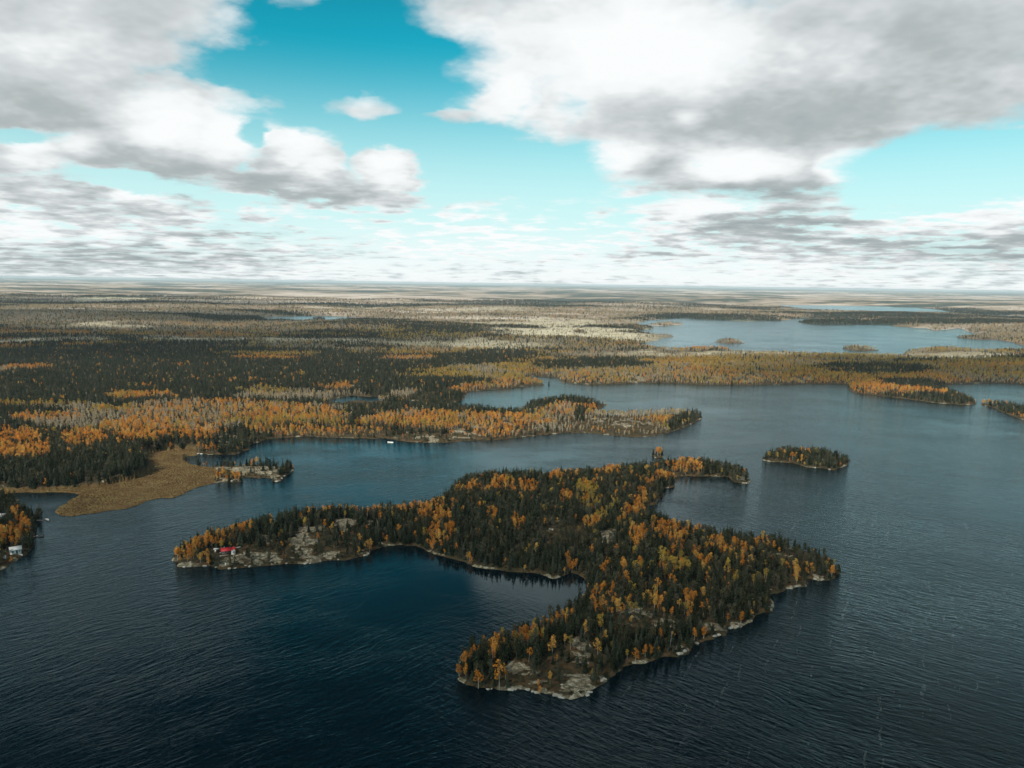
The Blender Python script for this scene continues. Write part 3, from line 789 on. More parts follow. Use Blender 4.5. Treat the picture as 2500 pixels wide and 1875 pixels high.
# ------------------------------------------------------------------ where trees grow
ORANGE = [(465, 1322, 50, 30), (435, 1345, 18, 22), (525, 1300, 34, 20), (585, 1277, 28, 16), (505, 1355, 8, 14), (906, 1330, 12, 16), (940, 1312, 12, 14), (1010, 1226, 75, 12), (965, 1225, 20, 9), (890, 1230, 30, 7), (790, 1232, 50, 6),
 (1160, 1184, 34, 11), (1225, 1174, 27, 14), (1272, 1182, 38, 15), (1040, 1240, 20, 15), (1085, 1247, 22, 14), (1090, 1285, 18, 24), (1062, 1302, 16, 30), (1205, 1248, 11, 9), (1265, 1265, 13, 16), (1385, 1205, 13, 15), (1350, 1150, 25, 9), (1390, 1145, 24, 9), (1480, 1140, 25, 8),
 (1540, 1237, 26, 12), (1520, 1264, 9, 9), (1445, 1262, 19, 10), (1555, 1292, 20, 16), (1650, 1290, 46, 14), (1600, 1280, 20, 9), (1073, 1339, 14, 14), (1112, 1351, 19, 11), (1150, 1360, 10, 14), (1220, 1377, 20, 5), (1300, 1380, 22, 12), (1390, 1374, 9, 15), (1412, 1388, 6, 6), (1275, 1383, 6, 9),
 (1478, 1426, 26, 15), (1463, 1467, 20, 13), (1525, 1466, 33, 20), (1597, 1434, 26, 16), (1600, 1458, 20, 9), (1680, 1455, 20, 20), (1520, 1377, 10, 12), (1560, 1312, 12, 12), (1378, 1492, 18, 12), (1340, 1505, 20, 12), (1285, 1530, 20, 10), (1262, 1545, 16, 10), (1210, 1552, 25, 12), (1350, 1578, 13, 14),
 (1208, 1588, 12, 16), (1150, 1590, 18, 20), (1310, 1602, 8, 9), (1750, 1322, 26, 17), (1795, 1335, 24, 24), (1822, 1350, 18, 20), (1860, 1322, 18, 14), (1715, 1365, 13, 15), (1735, 1362, 9, 14), (1700, 1342, 10, 12), (1655, 1305, 22, 20), (1725, 1471, 9, 9), (1960, 1382, 24, 22), (1980, 1392, 9, 9), (1910, 1328, 10, 9), (1640, 1335, 8, 8), (1700, 1400, 8, 8), (1870, 1458, 6, 8),
 (1680, 1130, 34, 15), (1628, 1152, 30, 9), (1644, 1186, 8, 8), (1700, 1153, 12, 7), (1730, 1149, 9, 8), (1660, 1145, 16, 14), (1566, 1202, 16, 10), (1585, 1218, 10, 9), (1590, 1165, 14, 8), (1910, 1099, 9, 5), (1938, 1107, 11, 9), (1895, 1116, 5, 7), (1917, 1119, 6, 7), (1962, 1112, 8, 7), (1966, 1098, 9, 7), (2055, 1130, 12, 9), (1606, 1103, 12, 9), (1545, 1210, 10, 8), (1340, 1140, 14, 6), (1480, 1365, 6, 10),
 (60, 1268, 14, 10), (66, 1282, 10, 9), (30, 1285, 26, 12), (35, 1305, 22, 12), (35, 1245, 9, 12), (10, 1295, 15, 20), (60, 1336, 10, 6), (-60, 1290, 60, 30),
 # mainland
 (1100, 1020, 270, 16), (1250, 1035, 70, 12), (1030, 1005, 110, 10), (1400, 990, 80, 14), (1570, 1017, 110, 7), (1180, 1045, 90, 10), (640, 1030, 45, 20), (800, 1045, 170, 12), (480, 1040, 60, 22), (350, 1040, 90, 26), (200, 1062, 50, 20), (60, 1090, 60, 22), (30, 1060, 60, 20), (560, 985, 160, 12), (700, 1005, 150, 12), (430, 930, 110, 14), (620, 928, 80, 12), (340, 960, 90, 8), (820, 935, 70, 9), (560, 990, 200, 8), (120, 1012, 80, 9), (400, 1010, 90, 9),
 (1190, 945, 100, 12), (1250, 930, 60, 8), (1300, 900, 50, 5), (1520, 920, 150, 9), (1400, 928, 60, 6), (150, 895, 120, 4), (80, 890, 60, 4), (620, 870, 120, 4), (1000, 870, 80, 4), (2150, 950, 25, 5), (2230, 966, 14, 5), (2320, 980, 20, 5), (2480, 1012, 40, 8), (580, 1145, 40, 12), (545, 1150, 14, 12), (470, 1085, 60, 6), (620, 1125, 10, 6)]
YELLOW = [(1435, 1182, 28, 14), (1445, 1215, 26, 14), (1470, 1245, 16, 10), (1655, 1375, 32, 18), (1620, 1360, 16, 20), (1545, 1425, 10, 10), (1535, 1470, 16, 14), (2036, 1392, 20, 18), (1990, 1130, 15, 6), (1680, 1470, 9, 10), (1265, 1540, 16, 8), (1310, 1545, 20, 8), (540, 1330, 14, 12), (1560, 1375, 10, 10), (1785, 1380, 20, 12), (1865, 1395, 14, 12), (1790, 1395, 9, 14), (1240, 1170, 14, 8), (1300, 1510, 12, 8),
 (250, 955, 170, 9), (90, 972, 130, 10), (700, 1020, 170, 10), (1600, 905, 260, 20), (1900, 910, 260, 22), (1750, 880, 300, 12), (1150, 850, 220, 14), (1400, 880, 120, 10), (2300, 900, 260, 20), (1250, 870, 140, 10), (980, 985, 120, 6), (1150, 1025, 120, 5), (720, 860, 300, 5), (1300, 1008, 50, 8)]
BAREZ = [(900, 1010, 120, 14), (1050, 1040, 80, 12), (1330, 1030, 90, 24), (1550, 1000, 130, 10), (1420, 1010, 60, 14), (400, 1065, 80, 16), (150, 985, 120, 10), (1450, 900, 140, 12), (1700, 925, 200, 10), (1980, 885, 200, 10), (1000, 920, 80, 8), (1860, 1375, 30, 30, .6), (1600, 860, 400, 10), (300, 1060, 60, 18), (1150, 900, 90, 12), (2400, 920, 140, 14), (1200, 830, 300, 14)]
CONIF = [(1960, 1112, 110, 26, .14), (2240, 968, 150, 14, .93), (150, 1150, 230, 38), (300, 1110, 60, 20), (1450, 885, 140, 12), (1440, 965, 40, 12), (1690, 1008, 26, 18), (1650, 1025, 26, 14), (500, 905, 500, 40, .7), (650, 1140, 22, 9), (2130, 895, 160, 14, .8), (2350, 960, 60, 10, .7), (1420, 1000, 14, 16), (200, 870, 300, 20, .9), (900, 890, 200, 14, .8), (1000, 940, 60, 8), (700, 930, 50, 10), (1070, 1070, 14, 8), (950, 1060, 20, 6)]
NOTREE = [(872, 985, 78, 8), (1000, 985, 30, 4), (1320, 1684, 24, 8), (575, 1368, 18, 8), (557, 1362, 30, 14), (545, 1350, 34, 12), (560, 1355, 22, 13), (583, 1350, 16, 14), (40, 1356, 30, 8), (4, 1268, 12, 10), (1397, 1685, 50, 18)]


def candidates(y0, y1, sp, mg=.12):
    n_r = int((y1 - y0) / sp)
    ys = y0 + (np.arange(n_r) + .5) * sp
    X, Y = [], []
    for y in ys:
        xm = y * (.66 + mg) + 10
        x = np.arange(-xm, xm, sp)
        X.append(x + RNG.uniform(-.48, .48, len(x)) * sp); Y.append(y + RNG.uniform(-.48, .48, len(x)) * sp)
    return np.concatenate(X), np.concatenate(Y)


TREES = {k: [] for k in KINDS}


def plant(y0, y1, sp, hs, dens):
    x, y = candidates(y0, y1, sp)
    sd = grid_sample(SD, x, y); ok = sd > .45
    x, y, sd = x[ok], y[ok], sd[ok]
    z = grid_sample(ZZ, x, y); rock = grid_sample(ROCKA, x, y); msh = grid_sample(MARSHA, x, y); bog = grid_sample(BOG_SUNA, x, y)  # bog also covers the painted sunlit band
    px, py = project(x, y, z); qx, qy = project(x, y, z + 5.5)
    isn = y < 720
    clr = ell(CLEAR, px, py, .4); no = ell(NOTREE, px, py, .2)
    dn = fbm(x, y, 18, 55, 3)
    p = dens * np.where(isn, .45 + .75 * sstep(dn, .3, .5), .5 + .7 * sstep(dn, .3, .55))
    p = p * (1 - rock * .93) * (1 - .86 * clr) * (1 - msh) * (1 - .82 * bog) * (no < .3)
    p = np.where((sd < 2.5) & (rock > .3), p * .2, p)
    ok = RNG.uniform(size=len(x)) < p
    x, y, z, sd, px, py, qx, qy, bog, clr = (v[ok] for v in (x, y, z, sd, px, py, qx, qy, bog, clr))
    isn = y < 720
    wx = qx + (fbm(x, y, 30, 71, 2) - .5) * np.where(isn, 12, 30); wy = qy + (fbm(x, y, 30, 72, 2) - .5) * np.where(isn, 10, 9)
    o = ell(ORANGE, wx, wy, .3); ye = ell(YELLOW, wx, wy, .3); ba = ell(BAREZ, wx, wy, .4); co = ell(CONIF, wx, wy, .3)
    pat = fbm(x * .6, y, 60, 15, 3); pat2 = fbm(x * .5, y, 230, 16, 3); pat3 = fbm(x * .5, y, 170, 17, 3); pick = fbm(x * .7, y, 38, 23, 3); pick2 = fbm(x * .7, y, 55, 24, 3)
    # within a drift of broadleaf trees the colour comes in clumps: orange, then gold, then thinned brown
    po = sstep(pat * .45 + pat2 * .55, .545, .575); py_ = sstep(pat3 * .6 + pick * .4, .56, .60); pb = sstep(fbm(x, y, 190, 27, 3), .57, .61)
    broad = np.maximum.reduce([o, ye, ba]) * (1 - co)
    broad = np.maximum(broad, np.maximum.reduce([po, py_, pb]) * .85 * (1 - co))
    so = (o + .9 * po) * (.35 + 1.3 * sstep(pick, .40, .58)); sy = (ye + .9 * py_) * (.35 + 1.3 * sstep(pick2, .42, .58)) + .22 * o * (pick2 > .5); sb = (ba + pb) * (.4 + 1.2 * sstep(pick, .6, .42)) + .06 * o
    sb = sb * (1 - .8 * sstep(y, 1700, 1500) * sstep(px, 1420, 1250)); so = so + .25 * ye
    ssum = so + sy + sb + 1e-6
    gap = sstep(fbm(x * .5, y, 120, 88, 3), .47, .53) * sstep(px, 1500, 1150)
    broad = broad * (1 - .95 * gap * (1 - .9 * o))
    cl = sstep(broad + (pick - .5) * .9, .35, .62) * .93
    m_o, m_y, m_b = cl * so / ssum + .008 + .10 * (pick > .66), cl * sy / ssum + .008, cl * sb / ssum + .015
    m_c = 1.02 - cl
    far = sstep(y, 1300, 3000)
    band = fbm(x * .42, y, 420, 303, 5, .6)
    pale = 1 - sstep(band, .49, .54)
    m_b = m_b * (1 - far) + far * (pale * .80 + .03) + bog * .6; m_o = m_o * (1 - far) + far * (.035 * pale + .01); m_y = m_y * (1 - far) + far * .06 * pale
    m_c = m_c * (1 - far) + far * (1 - .88 * pale)
    n_o = .035 + .07 * (pat > .62) + 2.6 * o; n_y = .02 + 2.3 * ye; n_b = .012; n_c = 1.0 + 8 * co
    w_o = np.where(isn, (n_o + .5 * ye) * np.where(px > 1855, .45, 1.0), m_o); w_y = np.where(isn, n_y, m_y); w_b = np.where(isn, n_b, m_b); w_c = np.where(isn, n_c, m_c)
    tot = w_o + w_y + w_b + w_c; r = RNG.uniform(size=len(x)) * tot
    pinef = np.where(isn, .30 + .35 * (fbm(x, y, 40, 18) > .52) + .25 * clr, .35)
    kind = np.where(r < w_o, 2, np.where(r < w_o + w_y, 3, np.where(r < w_o + w_y + w_b, 4, np.where(RNG.uniform(size=len(x)) < pinef, 1, 0))))
    s = RNG.uniform(.62, 1.18, len(x)) * hs * (1 - .35 * clr) * (1 - .45 * bog) * np.where(sd < 5, .82, 1.0)
    s = s * (.85 + .3 * fbm(x, y, 50, 19))
    names = list(KINDS)
    for k in range(5):
        mk = kind == k
        TREES[names[k]].append(np.stack([x[mk], y[mk], z[mk], s[mk], px[mk], py[mk], sd[mk]], -1))


plant(205, 700, 2.5, .76, 1.0)
plant(700, 1500, 3.9, .74, 1.0)
plant(1500, 3000, 6.4, .78, 1.0)
plant(3000, 4600, 11, .85, 1.0)
plant(4600, 6200, 20, .9, .8)
for k in TREES:
    TREES[k] = np.concatenate(TREES[k])

# ------------------------------------------------------------------ the nearest trees of each kind, one by one
WHERE = [  # first box that holds the foot of the tree names its place
    ('islet', 1585, 1095, 1630, 1125, 'on the tiny islet north of the near island'),
    ('east_island', 1850, 1080, 2080, 1155, 'on the small wooded island alone to the east'),
    ('spit', 1640, 1100, 1850, 1190, 'on the hooked spit of the near island'),
    ('left', -900, 1210, 112, 1480, 'on the left edge shore with white houses'),
    ('tip', 415, 1290, 520, 1395, 'at the west tip beyond the red cabin'),
    ('cabin', 520, 1290, 640, 1395, 'in the clearing and wood around the red roofed cabin'),
    ('slabs', 640, 1285, 900, 1395, 'among the bare rock slabs of the long west arm'),
    ('arm', 520, 1220, 900, 1300, 'along the back shore of the long west arm'),
    ('corner', 1100, 1570, 1230, 1700, 'crowded at the left corner of the south point'),
    ('slope', 1230, 1600, 1340, 1700, 'beside the cracked rock ledges of the south point'),
    ('dome', 1340, 1560, 1480, 1715, 'around the pale rock dome of the south point'),
    ('southeast', 1480, 1540, 1800, 1680, 'along the south east shore right of the rock dome'),
    ('southback', 1180, 1480, 1480, 1620, 'behind the south point, facing the cove'),
    ('neck', 1430, 1380, 1650, 1560, 'on the slope between the cove and south east shore'),
    ('east', 1900, 1300, 2080, 1440, 'on the low stony east point of the near island'),
    ('eastwood', 1650, 1370, 1900, 1560, 'in the wood above the notched east shore'),
    ('eastridge', 1580, 1240, 1900, 1370, 'on the ridge that looks over the eastern bay'),
    ('cove', 900, 1335, 1430, 1420, 'leaning over the dark cove at its inner shore'),
    ('bank', 900, 1240, 1110, 1345, 'where the west arm joins the near island'),
    ('ridge', 1080, 1120, 1650, 1225, 'along the northern ridge of the near island'),
    ('hollow', 1250, 1270, 1560, 1345, 'round the small rock clearing in mid island'),
    ('heart', 1080, 1200, 1660, 1420, 'in the dense heart of the near island'),
    ('near', 400, 1080, 2100, 1720, 'in the wood of the near island'),
    ('reedpoint', 500, 1080, 740, 1180, 'on the rocky point beside the brown reed marsh'),
    ('stand', -900, 1090, 500, 1215, 'in the dark stand behind the brown reed marsh'),
    ('peninsula', 700, 960, 1750, 1090, 'on the orange wooded peninsula across the channel'),
    ('main', -2000, 600, 4000, 1300, 'on the mainland behind the channel'),
]
LOOK = {'spruce_tree': ('spruce', 'narrow dark spruce', 'tall pointed spruce', 'short dark spruce'),
        'pine_tree': ('pine', 'ragged green pine', 'tall ragged pine', 'small bushy pine'),
        'birch_tree': ('birch', 'bright orange birch', 'tall orange birch', 'small orange birch'),
        'aspen_tree': ('aspen', 'yellow aspen', 'tall yellow aspen', 'small yellow aspen'),
        'bare_tree': ('bare tree', 'leafless tree', 'tall leafless tree', 'short leafless tree')}


def where_of(px, py):
    for nm, a, b, c_, d, ph in WHERE:
        if a <= px <= c_ and b <= py <= d:
            return nm, ph
    return 'main', WHERE[-1][5]


def make_tree(kind, var, loc, s, rz, label, group, sxy=1.0, tilt=(0, 0), proto={}):
    key = (kind, var)
    if key not in proto:
        root = bpy.data.objects.new(kind, None); root.empty_display_size = .5
        c_ = bpy.data.objects.new('crown' if kind != 'bare_tree' else 'branches', KINDS[kind][var][0]); t_ = bpy.data.objects.new('trunk', KINDS[kind][var][1])
        proto[key] = (root, c_, t_)
        r, kids = root, [c_, t_]
    else:
        root, c_, t_ = proto[key]
        r, kids = root.copy(), [c_.copy(), t_.copy()]
    COL.objects.link(r)
    for o in kids:
        COL.objects.link(o); o.parent = r
    r.location = loc; r.rotation_euler = (tilt[0], tilt[1], rz); r.scale = (s * sxy, s * sxy, s)
    tag(r, label, LOOK[kind][0], group)
    return r


# trees the photograph singles out: kind, pixel of the foot, height in metres, width factor, label
SPECIAL = [
    ('birch_tree', 1318, 1696, 4.2, 1.25, 'small round orange birch right at the waterline below the south point rocks'),
    ('birch_tree', 1168, 1680, 8.5, 1.25, 'round bright orange birch at the lower left waterline of the south point'),
    ('birch_tree', 1219, 1684, 11.5, .9, 'tall slim golden birch rising from the waterline left of the rock ledges'),
    ('birch_tree', 1343, 1672, 7.5, .8, 'pointed orange birch alone on the brown clearing of the south point'),
    ('birch_tree', 1314, 1678, 4.0, 1.2, 'low wide salmon orange birch between rock ledges and brown clearing'),
    ('birch_tree', 1122, 1655, 5.5, 1.3, 'orange birch at the leftmost corner of the south point, over the water'),
    ('birch_tree', 1138, 1662, 9.0, .8, 'thin rusty birch just right of the leftmost corner birch'),
    ('birch_tree', 1348, 1598, 9.5, 1.25, 'large golden birch against dark pines above the brown clearing'),
    ('birch_tree', 1208, 1606, 10.0, 1.2, 'big golden birch standing out in the crowded left side of the south point'),
    ('bare_tree', 1312, 1622, 6.5, 1.2, 'white forked bare birch fanning out above the rock ledges'),
    ('birch_tree', 696, 1373, 5.8, .75, 'solitary slim orange birch on the shore slabs of the west arm'),
    ('birch_tree', 903, 1348, 7.0, 1.2, 'yellow orange birch at the shore where the west arm rock ends'),
    ('spruce_tree', 1599, 1271, 7.8, .85, 'left one of two lone spruces against the eastern bay'),
    ('spruce_tree', 1620, 1275, 8.0, .9, 'right one of two lone spruces against the eastern bay'),
    ('birch_tree', 2030, 1408, 7.5, 1.7, 'broad golden tree crowning the very end of the east point'),
    ('birch_tree', 1986, 1356, 4.5, 1.1, 'single small orange birch on the skyline of the east point'),
    ('pine_tree', 2012, 1362, 5.8, 1.1, 'dark pine nearest the end of the east point skyline'),
    ('pine_tree', 1963, 1348, 5.5, .9, 'lone dark pine left of the small orange skyline birch'),
    ('birch_tree', 1552, 1616, 7.0, 1.2, 'golden birch leftmost of three in a row above the south east shore'),
    ('birch_tree', 1586, 1606, 5.5, 1.1, 'middle orange birch of three in a row above the south east shore'),
    ('birch_tree', 1607, 1604, 5.8, 1.1, 'rightmost orange birch of three in a row above the south east shore'),
    ('spruce_tree', 1153, 1003, 10.5, 1.0, 'lone spruce on the low back shore of the orange peninsula'),
    ('spruce_tree', 1302, 985, 7.0, 1.2, 'small lone spruce on the knob by the peninsula inlet'),
    ('birch_tree', 1606, 1113, 8.0, 1.5, 'orange birch in the middle of the tiny islet'),
    ('spruce_tree', 1594, 1112, 5.5, 1.0, 'dark spruce at the left end of the tiny islet'),
    ('spruce_tree', 1617, 1113, 6.0, 1.0, 'dark spruce at the right end of the tiny islet'),
    ('aspen_tree', 580, 1336, 2.6, 1.4, 'little yellow bush like tree right of the red cabin'),
    ('aspen_tree', 562, 1338, 3.6, 1.3, 'yellow tree peeping over the back of the red roof'),
    ('aspen_tree', 540, 1342, 7.0, 1.3, 'green and yellow tree between the cabin and the white shed'),
    ('birch_tree', 557, 1326, 4.0, 1.2, 'small orange birch in the dark wood behind the red cabin'),
    ('birch_tree', 505, 1378, 8.5, .9, 'rusty birch above the shore rocks left of the red cabin'),
    ('birch_tree', 434, 1368, 9.5, 1.5, 'broad orange birch at the very west tip of the near island'),
    ('spruce_tree', 482, 1326, 8.5, .9, 'dark spruce spire rising from the orange trees near the west tip'),
    ('spruce_tree', 509, 1318, 8.5, .9, 'second dark spruce spire behind the orange trees, nearer the cabin'),
    ('birch_tree', 63, 1290, 9.5, 1.2, 'vivid orange birch nearest the water by the left edge houses'),
    ('birch_tree', 58, 1276, 8.5, 1.5, 'flat topped red orange birch behind the vivid one at the left edge'),
    ('pine_tree', 98, 1268, 8.5, 1.2, 'dark pine overhanging the white boat at the left edge'),
    ('pine_tree', 707, 1148, 4.5, 1.2, 'small pine on the last rock of the point beside the reed marsh'),
    ('spruce_tree', 1340, 940, 8.0, 1.0, 'spruce on the tip of the thin spit in the far inlet'),
    ('birch_tree', 1390, 1394, 9.0, 1.0, 'orange birch at the head of the dark cove'),
    ('birch_tree', 1808, 1522, 6.0, 1.1, 'rusty orange birch on the pale shore rock of the notched east shore'),
    ('birch_tree', 1725, 1484, 6.0, 1.2, 'single orange birch among dark spruces above the notched east shore'),
    ('birch_tree', 545, 1163, 9.0, 1.0, 'orange birch where the reed marsh meets the rocky point'),
]
names = list(KINDS)
for n_, (kind, px, py, hh, sxy, lab) in enumerate(SPECIAL):
    p = gp(px, py)
    for _ in range(4):
        z = float(grid_sample(ZZ, np.array([p[0]]), np.array([p[1]]))[0]); p = gp(px, py, max(z, .1))
    base_h = {'birch_tree': 9.5, 'spruce_tree': 11, 'pine_tree': 9.5, 'aspen_tree': 10.5, 'bare_tree': 8.5}[kind]
    make_tree(kind, n_ % len(KINDS[kind]), (p[0], p[1], p[2] - .05), hh / base_h, n_ * 1.7, lab, None, sxy)

REST = {}
for k in names:
    T = TREES[k]
    if k == 'bare_tree':
        nearm = T[:, 1] < 720
        ind, rest = T[nearm], T[~nearm]
        ind = ind[:120]
    else:
        vis = (T[:, 4] > 5) & (T[:, 4] < 2495) & (T[:, 5] < 1870)
        o = np.argsort(np.where(vis, T[:, 1] / T[:, 3], 1e9))
        ind, rest = T[o[:300]], T[o[300:]]
    REST[k] = rest
    cat, l0, l1, l2 = LOOK[k]
    for i, (x, y, z, s, px, py, sd) in enumerate(ind):
        nm, ph = where_of(px, py)
        look = l1 if s > 1.02 else (l2 if s < .72 else l0)
        edge = ''
        if sd < 5: edge = ', by the water'
        make_tree(k, int(RNG.integers(len(KINDS[k]))), (x, y, z - .08), s, RNG.uniform(0, 6.28), '%s %s%s' % (look, ph, edge),
                  '%ss %s%s' % (look, ph, edge), RNG.uniform(.85, 1.15), (RNG.normal() * .03, RNG.normal() * .03))

RL = {'spruce_tree': ('spruce_forest', 'dark spruce forest covering the islands and the mainland', 'forest'),
      'pine_tree': ('pine_forest', 'grey green pines mixed through the island and mainland forest', 'forest'),
      'birch_tree': ('birch_woodland', 'orange autumn birch woods in drifts across the mainland', 'woodland'),
      'aspen_tree': ('aspen_woodland', 'yellow and olive aspen woods beyond the channel', 'woodland'),
      'bare_tree': ('thinned_woodland', 'brown grey woods that have lost most leaves', 'woodland')}
for k, T in REST.items():
    n = len(T)
    if not n: continue
    nl = len(LIB[k].objects)
    sx = T[:, 3] * RNG.uniform(.85, 1.2, n) * (1.06 + 1.3 * sstep(T[:, 1], 1100, 5000))
    nm, lab, cat = RL[k]
    scatter(nm, LIB[k], T[:, :3] - np.array([0, 0, .08]), RNG.integers(0, nl, n),
            np.stack([RNG.normal(size=n) * .03, RNG.normal(size=n) * .03, RNG.uniform(0, 6.28, n)], -1), np.stack([sx, sx, T[:, 3]], -1), lab, cat)
print('TREES', {k: len(v) for k, v in TREES.items()})

# undergrowth and reeds
shr = [mesh_np('shrub_form', *blob_bush(200 + i, .7 + .15 * i, .7), [M_SHRUB]) for i in range(4)]
LS = lib_collection('shrub', shr)
x, y = candidates(205, 1150, 2.6)
sd = grid_sample(SD, x, y); rock = grid_sample(ROCKA, x, y); msh = grid_sample(MARSHA, x, y); n = fbm(x, y, 8, 300, 3)
ok = (sd > .1) & (msh < .2) & (RNG.uniform(size=len(x)) < (.75 - .66 * rock) * np.maximum(sstep(n, .35, .55), 1.25 * (sd < 3.5)) * sstep(y, 1400, 600)) & (ell([(552, 1352, 34, 16)], *project(x, y, 2.0), .1) < .5)
x, y = x[ok], y[ok]; z = grid_sample(ZZ, x, y); n = len(x); s = RNG.uniform(.5, 1.4, n)
scatter('undergrowth', LS, np.stack([x, y, z - .1], -1), RNG.integers(0, 4, n), np.stack([0 * x, 0 * x, RNG.uniform(0, 6.28, n)], -1), np.stack([s, s, s * .9], -1),
        'low brown and green shrubs covering the ground between the trees', 'undergrowth')


def tuft(seed):
    rg = np.random.default_rng(seed); V = []
    for i in range(14):
        a = rg.uniform(0, 6.28); r = rg.uniform(0, .7); x0, y0 = r * math.cos(a), r * math.sin(a); w = rg.uniform(.12, .25)
        b = rg.uniform(0, 3.14); h = rg.uniform(.5, 1.1); lx, ly = rg.uniform(-.3, .3, 2)
        V += [(x0 - w * math.cos(b), y0 - w * math.sin(b), 0), (x0 + w * math.cos(b), y0 + w * math.sin(b), 0), (x0 + lx + w * .4 * math.cos(b), y0 + ly + w * .4 * math.sin(b), h), (x0 + lx - w * .4 * math.cos(b), y0 + ly - w * .4 * math.sin(b), h)]
    return np.array(V), np.arange(len(V)).reshape(-1, 4)


LR = lib_collection('reed', [mesh_np('reed_form', *tuft(i), [M_REED]) for i in range(4)])
x, y = candidates(350, 800, 1.7, .2)
msh = grid_sample(MARSHA, x, y); sd = grid_sample(SD, x, y)
ok = (msh > .5) & (sd > .1); x, y, sd = x[ok], y[ok], sd[ok]; z = grid_sample(ZZ, x, y); n = len(x)
s = RNG.uniform(.3, .6, n) * (.6 + .8 * fbm(x, y, 20, 5))
scatter('marsh_reeds', LR, np.stack([x, y, z - .1], -1), RNG.integers(0, 4, n), np.stack([0 * x, 0 * x, RNG.uniform(0, 6.28, n)], -1), np.stack([s * 1.3, s * 1.3, s], -1),
        'flat brown reed marsh along the mainland shore', 'reeds')
print('REEDS', n)

# ------------------------------------------------------------------ buildings, boats, docks
def g_at(px, py, zmin=0.1):
    p = gp(px, py)
    for _ in range(5):
        z = float(grid_sample(ZZ, np.array([p[0]]), np.array([p[1]]))[0]); p = gp(px, py, max(z, zmin))
    return p


def box(c, s, rz=0.0):
    x, y, z = s[0] / 2, s[1] / 2, s[2] / 2
    v = np.array([(-x, -y, -z), (x, -y, -z), (x, y, -z), (-x, y, -z), (-x, -y, z), (x, -y, z), (x, y, z), (-x, y, z)])
    ca, sa = math.cos(rz), math.sin(rz)
    v = np.stack([v[:, 0] * ca - v[:, 1] * sa, v[:, 0] * sa + v[:, 1] * ca, v[:, 2]], -1) + np.array(c)
    f = np.array([(0, 3, 2, 1), (4, 5, 6, 7), (0, 1, 5, 4), (1, 2, 6, 5), (2, 3, 7, 6), (3, 0, 4, 7)])
    return v, f


def obj(name, geo_, mt, parent=None, smooth=False, label=None):
    o = bpy.data.objects.new(name, mesh_np(name, geo_[0], geo_[1], [mt], smooth)); COL.objects.link(o)
    if parent: o.parent = parent
    if label: o['label'] = label
    return o


def empty(name, loc, rz, label, cat, group=None):
    o = bpy.data.objects.new(name, None); COL.objects.link(o); o.location = loc; o.rotation_euler = (0, 0, rz); o.empty_display_size = .5
    return tag(o, label, cat, group)


M_RED = simple('red_sheet_roof', (.50, .022, .03), .5, .10, 2.0)
M_WHITE = simple('white_painted_wood', (.70, .68, .64), .6, .08, 2.0)
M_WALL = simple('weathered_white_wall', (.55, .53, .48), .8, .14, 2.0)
M_ROOFW = simple('pale_metal_roof', (.62, .62, .60), .5, .10, 1.5)
M_WOOD_SHADE = simple('dark_wood_and_wall_shade', (.05, .036, .026), .8, .2, 3.0)  # dark wood; on the cabin's main wall it paints the shade
M_DECK = simple('deck_boards', (.20, .15, .11), .85, .2, 4.0)
M_PINKW = simple('weathered_pink_boards', (.42, .30, .27), .85, .15, 4.0)
M_ORW = simple('fresh_orange_planks', (.45, .24, .12), .8, .15, 4.0)
M_HULL = simple('white_hull_paint', (.80, .80, .78), .35, .05, 2.0)
M_BLUE = simple('dark_rubber_trim', (.02, .025, .03), .5, .1, 2.0)
M_ROCK = None
M_GLASS, t_, o_ = mat('window_glass')
b_ = t_.new('ShaderNodeBsdfPrincipled'); b_.inputs['Base Color'].default_value = (.02, .03, .035, 1); b_.inputs['Roughness'].default_value = .08
t_.l.new(b_.outputs[0], o_.inputs[0])


def gable_roof(L, Wd, z0, rise, ov=.25, th=.1, cx=0., cy=0., along='x'):
    """two sloped slabs meeting on a ridge, plus corrugation ribs"""
    parts = []
    h = Wd / 2 + ov; l = L / 2 + ov
    for s in (-1, 1):
        v = []
        for (a, b, zz) in ((-l, 0, rise), (l, 0, rise), (l, s * h, -rise * ov / (Wd / 2)), (-l, s * h, -rise * ov / (Wd / 2))):
            v.append((a, b, z0 + zz)); 
        vv = np.array(v + [(p[0], p[1], p[2] + th) for p in v])
        parts.append((vv, np.array([(0, 1, 2, 3), (4, 7, 6, 5), (0, 4, 5, 1), (1, 5, 6, 2), (2, 6, 7, 3), (3, 7, 4, 0)])))
        n = int(2 * l / .45)
        for i in range(n + 1):
            xx = -l + .02 + (2 * l - .04) * i / n
            w = .03
            p0 = (xx, 0, z0 + rise + th); p1 = (xx, s * h, z0 - rise * ov / (Wd / 2) + th)
            v = np.array([(p0[0] - w, p0[1], p0[2]), (p0[0] + w, p0[1], p0[2]), (p1[0] + w, p1[1], p1[2]), (p1[0] - w, p1[1], p1[2])])
            vv = np.concatenate([v, v + np.array([0, 0, .045])])
            parts.append((vv, np.array([(0, 1, 2, 3), (4, 7, 6, 5), (0, 4, 5, 1), (1, 5, 6, 2), (2, 6, 7, 3), (3, 7, 4, 0)])))
    V, Fc = join(parts)
    if along == 'y':
        V = np.stack([-V[:, 1], V[:, 0], V[:, 2]], -1)
    return V + np.array([cx, cy, 0]), Fc


